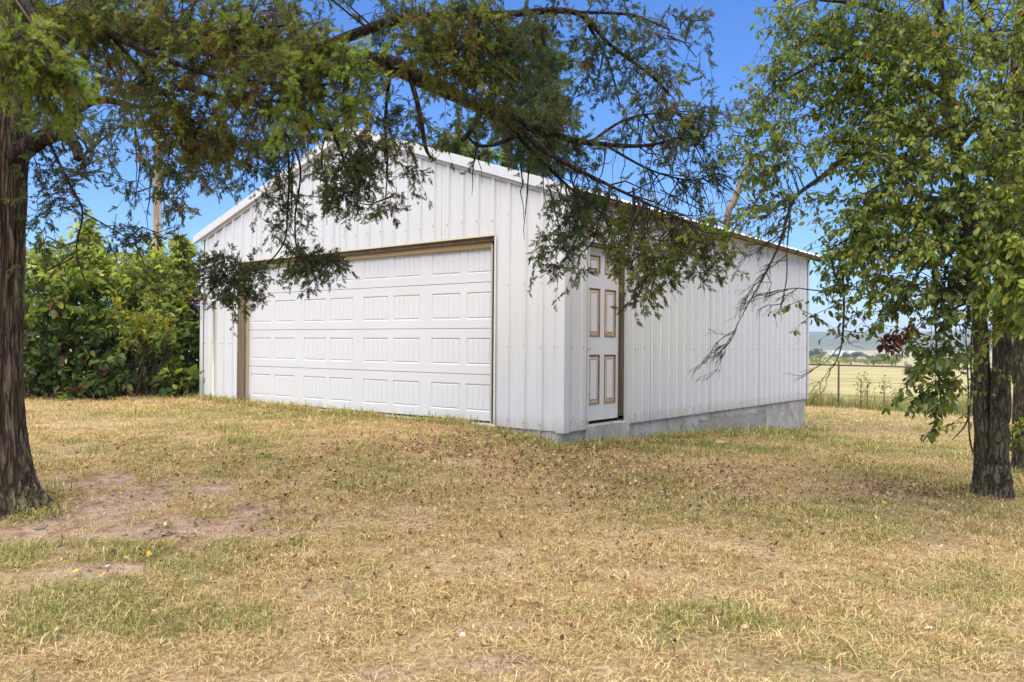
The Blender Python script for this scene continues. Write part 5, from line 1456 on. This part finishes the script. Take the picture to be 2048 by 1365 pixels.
FT = [(3, (.035, .055, .025)), (3, (.055, .075, .03)), (1, (.08, .10, .035))]
far_clump('distant_tree', '', 'tree', 'trees scattered across the far valley',
          [(1630, 713, 26, 26, 560, 'distant round tree beside the end of the garage wall'), (1668, 712, 14, 14, 620, 'small distant tree left of the thin fence post'), (1690, 713, 20, 15, 600, 'distant tree just right of the fence post top'), (1711, 714, 26, 17, 600, 'wider distant tree in the far valley row'), (1738, 713, 16, 10, 640, 'low distant tree in the middle of the valley row'), (1766, 714, 30, 16, 580, 'broad distant tree toward the pear leaves'), (1800, 712, 22, 15, 600, 'distant tree half behind the pear leaves'), (1870, 712, 40, 18, 600, 'distant tree clump seen through the pear leaves'), (1940, 712, 40, 18, 600, 'distant trees close to the pear trunk'), (2030, 735, 60, 70, 120, 'grey-green tree in the field between both right trunks')], FT)
FB = [(3, (.26, .27, .055)), (2, (.19, .22, .05)), (1, (.12, .15, .04))]
far_clump('field_bush', '', 'bush', 'bushes along the near field edge',
          [(1640, 730, 80, 21, 285, 'low yellow-green brush beside the garage end'), (1702, 730, 60, 19, 285, 'low yellow-green brush behind the fence post'), (1748, 730, 40, 21, 285, 'rounded yellow bush in the field hedge'), (1783, 730, 28, 22, 270, 'bright yellow-green bush beside the dark green one'), (1930, 732, 90, 23, 285, 'hedge brush seen past the pear trunk')], FB)
far_clump('field_bush', '', 'bush', 'bushes along the near field edge', [(1816, 738, 22, 40, 90, 'dark green upright bush at the field edge by the pear leaves'), (1880, 738, 40, 24, 110, 'dull green bush behind the hanging pear leaves')], FT)


def farmhouse(px, py, d, w, label):
    b = at(px, py, d); b[2] = gz(b[0], b[1])
    T = empty('farmhouse', tuple(b), .3, label, 'house', 'white farm buildings in the far valley')
    m = MB(); m.box(-w / 2, w / 2, -4, 4, -1, 4); m.build('wall', simple('white_clapboard', (.8, .8, .78), .7), T)
    m = MB(); m.prism([(-w / 2 - .4, -4.5, 3.9), (-w / 2 - .4, 4.5, 3.9), (-w / 2 - .4, 0, 6.6)], np.array([w + .8, 0, 0])); m.build('roof', simple('light_roof', (.5, .5, .5), .6), T)
    for x in np.linspace(-w / 2 + 2, w / 2 - 2, 3):
        m = MB(); m.box(x - .6, x + .6, -4.06, -3.98, 1.2, 2.8); m.build('window', DARK, T)


farmhouse(1676, 694, 1250, 22, 'long white farm building at the foot of the far hills')
farmhouse(1703, 693, 1300, 12, 'small white farm building right of the long one')


# ------------------------------------------------------------------ lawn grass, fallen leaves, stones
def grass_clump(seed, col_pal, n=20, rad=.055, hgt=(.020, .055), lie=.9, flat=0.0):
    r = np.random.default_rng(seed); V = []; F = []; C = []
    for i in range(n):
        a = r.uniform(0, 6.28); b = np.array([math.cos(a), math.sin(a), 0]) * rad * math.sqrt(r.random())
        L = r.uniform(*hgt) * 1.3; fl = flat * (r.random() < .75) ; h = r.uniform(0, 6.28); d = np.array([math.cos(h), math.sin(h), 0]); le = r.uniform(.2, 1.0) * lie
        side = np.array([-math.sin(h + r.uniform(-.5, .5)), math.cos(h), 0]); w = r.uniform(.0009, .0018)
        k = len(V)
        vz = 1 - .72 * fl; fo = 1 + .7 * fl; wob = np.array([-d[1], d[0], 0]) * L * r.uniform(-.22, .22); z0 = np.array([0, 0, .016 * fl * r.random()])
        p = [b + z0, b + z0 + np.array([0, 0, L * .5 * vz]) + d * L * .25 * le * fo, b + z0 + np.array([0, 0, L * (.9 - .35 * le) * vz]) + d * L * .75 * le * fo + wob * .5, b + z0 + np.array([0, 0, L * (.95 - .75 * le) * vz]) + d * L * 1.2 * le * fo + wob * .8]
        for j, q in enumerate(p):
            ww = w * (1, 1, .7, .1)[j]; V += [q - side * ww, q + side * ww]
        F += [(k + 2 * j, k + 2 * j + 1, k + 2 * j + 3, k + 2 * j + 2) for j in range(3)]
        c = col_pal[r.integers(0, len(col_pal))]; f = r.uniform(.75, 1.25); C += [tuple(x * f for x in c)] * 8
    return np.array(V), np.array(F), np.array(C)


STRAW = [(.70, .56, .31), (.82, .69, .43), (.62, .47, .245), (.44, .30, .15), (.68, .56, .31), (.24, .15, .075)]
GREENB = [(.18, .20, .05), (.26, .27, .075), (.36, .34, .12), (.14, .17, .045), (.54, .46, .22)]
MIXB = [(.40, .36, .14), (.56, .45, .22), (.26, .25, .08), (.42, .29, .14), (.62, .51, .28)]
GRASS = foliage_mat('grass_blade', 0.3, 0.8, 0.1)


def lawn_instances():
    src = bpy.data.collections.new('grass_clumps')
    pals = [STRAW, STRAW, [STRAW[3], STRAW[5], STRAW[2], (.38, .24, .13)], MIXB, MIXB, GREENB, GREENB]
    for i, p in enumerate(pals):
        v, f, c = grass_clump(100 + i, p, 26 if i < 5 else 26, .08, (.016, .048) if i < 5 else (.022, .05), 1.0 if i < 5 else .8, (1.0, .8, .9, .7, .9, .2, .3)[i])
        o = mesh_np('grass_clump', v, f, GRASS, None, col=c)
        COL.objects.unlink(o); src.objects.link(o)
    # points over the lawn: denser near the camera
    XY = []
    for (r0, r1, dens) in ((2.3, 4.5, 620), (4.5, 7, 430), (7, 10.5, 260), (10.5, 16, 120), (16, 34, 26)):
        th0 = math.radians(44 if r1 < 8 else 38); area = th0 * (r1 * r1 - r0 * r0); n = int(area * dens)
        r = np.sqrt(RNG.uniform(r0 * r0, r1 * r1, n)); a = RNG.uniform(-th0, th0, n)
        XY.append(np.stack([np.sin(a) * r, np.cos(a) * r], 1))
    # the mower leaves longer fringes round trunks and along the walls
    FR_ = []
    for q, r0, r1, k in ((on_ground(1984, 990), .12, .34, 150), (on_ground(2047, 945), .10, .28, 90), (at(-32, 1020, 6.1), .42, .62, 120)):
        a = RNG.uniform(0, 6.28, k); r = r0 + (r1 - r0) * RNG.random(k) ** 1.6
        FR_.append(np.stack([q[0] + np.cos(a) * r, q[1] + np.sin(a) * r], 1))
    w_ = RNG.uniform(0, WF, 420); FR_.append(np.array([CX, CY]) + w_[:, None] * DW - (0.03 + .16 * RNG.random((420, 1)) ** 2) * DU)
    u_ = RNG.uniform(0, UL, 330); FR_.append(np.array([CX, CY]) + u_[:, None] * DU - (0.05 + .14 * RNG.random((330, 1)) ** 2) * DW)
    FR_ = np.concatenate(FR_); n_fr = len(FR_)
    XY = np.concatenate(XY)
    # keep off the building, the field and most bare soil
    rel = XY - np.array([CX, CY]); u = rel @ DU; w = rel @ DW
    inside = (u > -.0) & (u < UL) & (w > -.02) & (w < WF)
    dirt, green = ground_masks(XY[:, 0], XY[:, 1])
    thin = fbm(np.stack([XY[:, 0] * 3.1, XY[:, 1] * 3.1, 0 * XY[:, 0]], 1), 77)
    keep = ~inside & (lawn_edge(XY[:, 0], XY[:, 1]) < .5) & (RNG.random(len(XY)) > dirt * .86) & (RNG.random(len(XY)) < .18 + 2.0 * (thin - .27))
    XY = np.concatenate([XY[keep], FR_]); green = np.concatenate([green[keep], RNG.uniform(.1, .8, n_fr)])
    z = ground_z(XY[:, 0], XY[:, 1]); n = len(XY); r = np.hypot(XY[:, 0], XY[:, 1])
    kind = np.where(RNG.random(n) < green * .95, RNG.integers(5, 7, n), np.where(RNG.random(n) < .30 + .3 * green, RNG.integers(3, 5, n), RNG.integers(0, 3, n)))
    sc = (RNG.uniform(.65, 1.25, n) * (1 + .5 * (RNG.random(n) < .06)) * np.interp(r, [2, 6, 11, 20, 34], [.95, 1.05, 1.35, 2.0, 2.8]))
    sc[-n_fr:] *= RNG.uniform(1.0, 1.7, n_fr)
    me = bpy.data.meshes.new('lawn_grass'); me.vertices.add(n)
    me.vertices.foreach_set('co', np.stack([XY[:, 0], XY[:, 1], z - .004], 1).astype(np.float32).ravel())
    for nm, t, dat in (('kind', 'INT', kind.astype(np.int32)), ('size', 'FLOAT', sc.astype(np.float32)), ('turn', 'FLOAT', RNG.uniform(0, 6.28, n).astype(np.float32))):
        a = me.attributes.new(nm, t, 'POINT'); a.data.foreach_set('value', dat)
    o = bpy.data.objects.new('lawn_grass', me); link(o)
    tag(o, 'short dry straw-coloured grass covering the lawn', 'grass', kind='stuff')
    ng = bpy.data.node_groups.new('scatter_grass', 'GeometryNodeTree')
    ng.interface.new_socket('Geometry', in_out='INPUT', socket_type='NodeSocketGeometry'); ng.interface.new_socket('Geometry', in_out='OUTPUT', socket_type='NodeSocketGeometry')
    N, Lk = ng.nodes, ng.links
    gi, go = N.new('NodeGroupInput'), N.new('NodeGroupOutput')
    ci = N.new('GeometryNodeCollectionInfo'); ci.inputs['Collection'].default_value = src; ci.inputs['Separate Children'].default_value = True; ci.inputs['Reset Children'].default_value = True
    m2p = N.new('GeometryNodeMeshToPoints'); iop = N.new('GeometryNodeInstanceOnPoints'); iop.inputs['Pick Instance'].default_value = True
    def attr(nm, t):
        a = N.new('GeometryNodeInputNamedAttribute'); a.data_type = t; a.inputs['Name'].default_value = nm; return a.outputs['Attribute']
    cx_ = N.new('ShaderNodeCombineXYZ'); Lk.new(attr('turn', 'FLOAT'), cx_.inputs['Z'])
    e2r = N.new('FunctionNodeEulerToRotation'); Lk.new(cx_.outputs[0], e2r.inputs[0])
    Lk.new(gi.outputs[0], m2p.inputs['Mesh']); Lk.new(m2p.outputs[0], iop.inputs['Points']); Lk.new(ci.outputs[0], iop.inputs['Instance'])
    Lk.new(attr('kind', 'INT'), iop.inputs['Instance Index']); Lk.new(e2r.outputs[0], iop.inputs['Rotation']); Lk.new(attr('size', 'FLOAT'), iop.inputs['Scale'])
    Lk.new(iop.outputs[0], go.inputs[0])
    md = o.modifiers.new('scatter', 'NODES'); md.node_group = ng


lawn_instances()

BROWN_LEAF = [(4, (.20, .115, .065)), (4, (.27, .165, .095)), (2, (.12, .065, .042)), (3, (.38, .26, .16)), (2, (.48, .36, .23)), (.5, (.27, .115, .065)), (.3, (.58, .42, .07))]


def curled_leaf(seed):
    r = np.random.default_rng(seed); n = 6; V = []; F = []
    cu, tw = r.uniform(-1.6, 1.9), r.uniform(-.6, .6)
    for i in range(n + 1):
        t = i / n; w = .36 * math.sin(math.pi * min(1, t ** .8)) ** .8 + .004
        bend = cu * (t - .5); x = .5 + .5 * math.sin(bend) / (abs(cu) / 2 + .35); z = .42 * (1 - math.cos(bend)) + .04
        for j in (-1, 0, 1):
            V.append([x + r.uniform(-.02, .02), j * w + r.uniform(-.02, .02), z + (abs(j) * w * (.5 + .4 * r.random()) * (1 if cu > 0 else .6)) + j * tw * w * .4])
    for i in range(n):
        for j in range(2): F.append((3 * i + j, 3 * i + j + 1, 3 * i + j + 4, 3 * i + j + 3))
    V = np.array(V); V[:, 0] -= .5
    return V, np.array(F)


CURL = [curled_leaf(s) for s in range(10)]


def fallen_leaves():
    # scattered litter, in drifts where the photograph has them
    drifts = [(900, 900, 260, 26, 700), (1300, 960, 260, 45, 1100), (1150, 930, 300, 40, 1250), (1550, 990, 260, 40, 420), (1000, 885, 200, 16, 400), (1900, 985, 90, 14, 520), (1780, 975, 80, 16, 240), (1700, 920, 180, 40, 330), (700, 940, 260, 60, 260), (400, 920, 240, 40, 160), (250, 900, 200, 40, 120),
              (1250, 890, 60, 8, 90), (1000, 870, 120, 8, 120), (900, 1050, 420, 90, 260), (1500, 1080, 420, 90, 240), (400, 1080, 300, 80, 150), (1800, 870, 160, 26, 240), (1000, 1200, 800, 120, 380), (1000, 980, 700, 60, 700)]
    pos = []
    for (px, py, rx, ry, n) in drifts:
        for _ in range(n):
            x = px + rnd(1)[0] * rx * .6; y = py + rnd(1)[0] * ry * .6
            if y < 842: continue
            pos.append((x, y))
    pos = np.array(pos)
    # intersect with the ground in bulk
    d = AF[None] + AR[None] * ((pos[:, 0:1] - 1024) / FPX) - AU[None] * ((pos[:, 1:2] - 682.5) / FPX); d = d / d[:, 1:2]
    Y = np.full(len(d), 5.0)
    for _ in range(25):
        z = EYE + d[:, 2] * Y; h = z - ground_z(d[:, 0] * Y, Y); Y = np.clip(Y + h / np.maximum(.06, -d[:, 2]) * .7, 2.2, 40)
    P = np.stack([d[:, 0] * Y, Y, ground_z(d[:, 0] * Y, Y)], 1)
    rel = P[:, :2] - np.array([CX, CY]); u = rel @ DU; w = rel @ DW
    P = P[~((u > -.03) & (w > -.05) & (u < UL + .1) & (w < WF + .1))]
    n = len(P); P[:, 2] += RNG.uniform(.012, .035, n)
    h = RNG.uniform(0, 6.28, n); dirs = unit(np.stack([np.cos(h), np.sin(h), rnd(n) * .25], 1)); rot = frames(dirs, rnd(n) * .45)
    sc = RNG.uniform(.018, .058, n); cc = pick(BROWN_LEAF, n, .2); wh = RNG.integers(0, len(CURL), n)
    V_, F_, C_ = [], [], []; off = 0
    for k in range(len(CURL)):
        s = wh == k; V, F, C = stamp(CURL[k][0], CURL[k][1], P[s], rot[s], sc[s], cc[s]); V_.append(V); F_.append(F + off); C_.append(C); off += len(V)
    o = mesh_np('leaf_litter', np.concatenate(V_), np.concatenate(F_), DRY_LEAF, None, col=np.clip(np.concatenate(C_), .01, .8), kind='stuff')
    tag(o, 'brown fallen leaves strewn over the lawn', 'leaf litter')
    # the larger leaves one can pick out in the foreground, one by one
    kinds = [('brown', (.19, .105, .065)), ('tan', (.50, .38, .24)), ('russet', (.27, .125, .075)), ('yellow', (.64, .47, .06))]
    spots = [(0, 857, 1060, 'brown curled leaf by a pale one in the centre of the lawn'), (1, 842, 1072, 'pale tan leaf beside the brown curled one in the lawn centre'),
             (0, 1185, 1112, 'dark curled brown leaf alone right of the lawn centre'), (0, 1300, 1098, 'rightmost of two dark cupped leaves in front of the side door'), (0, 1265, 1085, 'leftmost of two dark cupped leaves in front of the side door'),
             (0, 1120, 1135, 'small upright brown leaf below the two dark cupped ones'), (2, 958, 1206, 'russet brown leaf standing on edge in the middle foreground'), (1, 1227, 1165, 'broad pale tan leaf lying flat right of the middle foreground'),
             (2, 1275, 1185, 'russet leaf just below the broad pale tan leaf'), (2, 800, 1283, 'large russet brown leaf near the bluish white scrap'), (1, 112, 1278, 'large pale leaf in the left foreground grass'),
             (2, 155, 1335, 'big pinkish brown leaf at the lower left edge'), (1, 780, 1118, 'small whitish tan leaf left of the lawn centre'), (3, 1230, 1002, 'bright yellow leaf on the lawn below the garage corner'),
             (3, 1672, 982, 'yellow leaf lying left of the leaf drift at the pear trunk'), (3, 1716, 940, 'yellow leaf in the greener grass right of the garage'), (3, 1765, 1012, 'yellow leaf nearest the twin pear trunks'),
             (3, 152, 1153, 'orange-yellow leaf beside the dirt track in the left foreground'), (2, 1410, 1355, 'russet leaf at the very bottom edge of the lawn'), (1, 1555, 1340, 'cream coloured leaf in the bottom right foreground'),
             (0, 1890, 1090, 'dark brown leaf on the lawn below the pear trunk'), (1, 1880, 1102, 'tan leaf touching the dark brown one below the pear trunk'), (0, 1600, 1050, 'brown leaf in the grass midway between garage and right edge'),
             (0, 330, 1082, 'dark leaf lying on the dirt by the grey stone'), (0, 110, 1042, 'brown leaf on bare dirt at the foot of the cedar'), (1, 1330, 1140, 'tan leaf between the cupped leaves and the right foreground')]
    protos = {}
    for i, (k, px, py, lab) in enumerate(spots):
        g = on_ground(px, py); nm, c = kinds[k]; sh = i % 4
        if (k, sh) not in protos:
            v, f = CURL[(k * 3 + sh * 2 + 1) % len(CURL)]
            m = mesh_np('fallen_leaf', v, f, simple('fallen_leaf_' + nm, c, .8, .3, 4) if (k, 'm') not in protos else protos[(k, 'm')], None)
            protos[(k, 'm')] = m.data.materials[0]; s_ = m.modifiers.new('thickness', 'SOLIDIFY'); s_.thickness = .012
            protos[(k, sh)] = m; o = m
        else:
            o = protos[(k, sh)].copy(); link(o)
        s = RNG.uniform(.055, .080); o.scale = (s, s * .9, s)
        o.location = (g[0], g[1], g[2] + .022); o.rotation_euler = (rnd(1)[0] * .3, rnd(1)[0] * .3, RNG.uniform(0, 6.28))
        tag(o, lab, 'leaf', 'larger fallen leaves on the lawn')


fallen_leaves()


def soil_crumbs():
    """Clods, grit and dry needles lying on the bare earth."""
    P = []
    for (cx_, cy_, rx, ry) in DIRT:
        n = int(1500 * rx * ry) + 40; P.append(np.stack([cx_ + rnd(n) * rx * .75, cy_ + rnd(n) * ry * .75], 1))
    P = np.concatenate(P); dirt, _ = ground_masks(P[:, 0], P[:, 1]); P = P[RNG.random(len(P)) < .12 + dirt]; n = len(P)
    z = ground_z(P[:, 0], P[:, 1]); pos = np.stack([P[:, 0], P[:, 1], z + .002], 1)
    o = np.array([[1, 0, 0], [-1, 0.1, 0], [0, 1, 0], [0.1, -1, 0], [0, 0, .7], [0, 0, -.4]], float); f = np.array([[0, 2, 4], [2, 1, 4], [1, 3, 4], [3, 0, 4], [2, 0, 5], [1, 2, 5], [3, 1, 5], [0, 3, 5]])
    k = RNG.random(n) < .38
    V, F, C = stamp(o, f, pos[k], frames(unit(rnd(k.sum(), 3)), rnd(k.sum())), RNG.uniform(.002, .009, k.sum()) * np.where(RNG.random(k.sum()) < .08, 2.2, 1) , pick([(3, (.22, .15, .10)), (2, (.33, .24, .17)), (1, (.13, .085, .055)), (.4, (.45, .38, .30))], k.sum()))
    q = ~k; m = q.sum(); st = o * np.array([1, .045, .06])
    V2, F2, C2 = stamp(st, f, pos[q] + np.array([0, 0, .006]), frames(unit(rnd(m, 3) * np.array([1, 1, .12])), rnd(m)), RNG.uniform(.015, .05, m), pick([(3, (.36, .25, .14)), (2, (.16, .09, .05)), (1, (.5, .38, .2))], m))
    ob = mesh_np('soil_crumbs', np.concatenate([V, V2]), np.concatenate([F, F2 + len(V)]), DRY_LEAF, None, col=np.concatenate([C, C2]), kind='stuff')
    tag(ob, 'clods, grit and dry needles on the bare dirt patches', 'soil')


soil_crumbs()


def stone(px, py, s, c, label, flat=.5):
    g = on_ground(px, py); r = np.random.default_rng(int(px))
    bpy_me = bpy.data.meshes.new('stone')
    import bmesh
    bm = bmesh.new(); bmesh.ops.create_icosphere(bm, subdivisions=3, radius=1)
    co = np.array([v.co[:] for v in bm.verts]); k = .75 + .5 * fbm(co * 1.6 + px, 8, 3)
    for v, f in zip(bm.verts, k): v.co = (v.co[0] * f * s, v.co[1] * f * s * .75, v.co[2] * f * s * flat)
    bm.to_mesh(bpy_me); bm.free()
    bpy_me.materials.append(simple('stone_' + str(int(px)), c, .9, .25, 20, .3))
    o = bpy.data.objects.new('stone', bpy_me); link(o); o.location = (g[0], g[1], g[2] + s * flat * .25); o.rotation_euler = (0, 0, r.uniform(0, 6))
    tag(o, label, 'stone')


stone(331, 1070, .055, (.22, .175, .12), 'rounded grey stone half sunk in the bare dirt patch', .5)
stone(312, 1076, .040, (.22, .18, .14), 'small stone left of the rounded one in the dirt', .45)
stone(345, 1068, .034, (.23, .19, .15), 'small stone right of the rounded one in the dirt', .45)
stone(1441, 889, .085, (.42, .36, .29), 'pale flat chunk of concrete by the foundation', .45)
stone(180, 1080, .030, (.30, .26, .21), 'whitish pebble in the grass beside the dirt track', .6)
stone(80, 1058, .045, (.15, .155, .12), 'flat greenish scrap lying on the bare dirt near the trunk', .22)
stone(60, 1350, .03, (.3, .25, .2), 'dull pebble in the lower left corner of the lawn', .5)
stone(925, 1272, .016, (.80, .84, .90), 'tiny bluish white scrap in the foreground grass', .8)
stone(1085, 1224, .014, (.80, .80, .78), 'tiny white fleck lying in the middle foreground grass', .8)
stone(1857, 1257, .022, (.74, .74, .78), 'small white scrap in the right foreground grass', .4)


# ------------------------------------------------------------------ air
def build_haze():
    m = bpy.data.materials.new('haze_air'); m.use_nodes = True; n = m.node_tree.nodes; n.clear()
    o_ = n.new('ShaderNodeOutputMaterial'); v = n.new('ShaderNodeVolumePrincipled')
    v.inputs['Color'].default_value = (.78, .89, 1.0, 1); v.inputs['Density'].default_value = HAZE
    m.node_tree.links.new(v.outputs[0], o_.inputs['Volume'])
    b = MB(); b.box(-5600, 5600, -5600, 5600, -16, 140)
    o = b.build('haze', m); o['kind'] = 'stuff'; o['label'] = 'thin pale air haze over the valley'
    o.display_type = 'WIRE'


HAZE = 0.00028
if HAZE: build_haze()
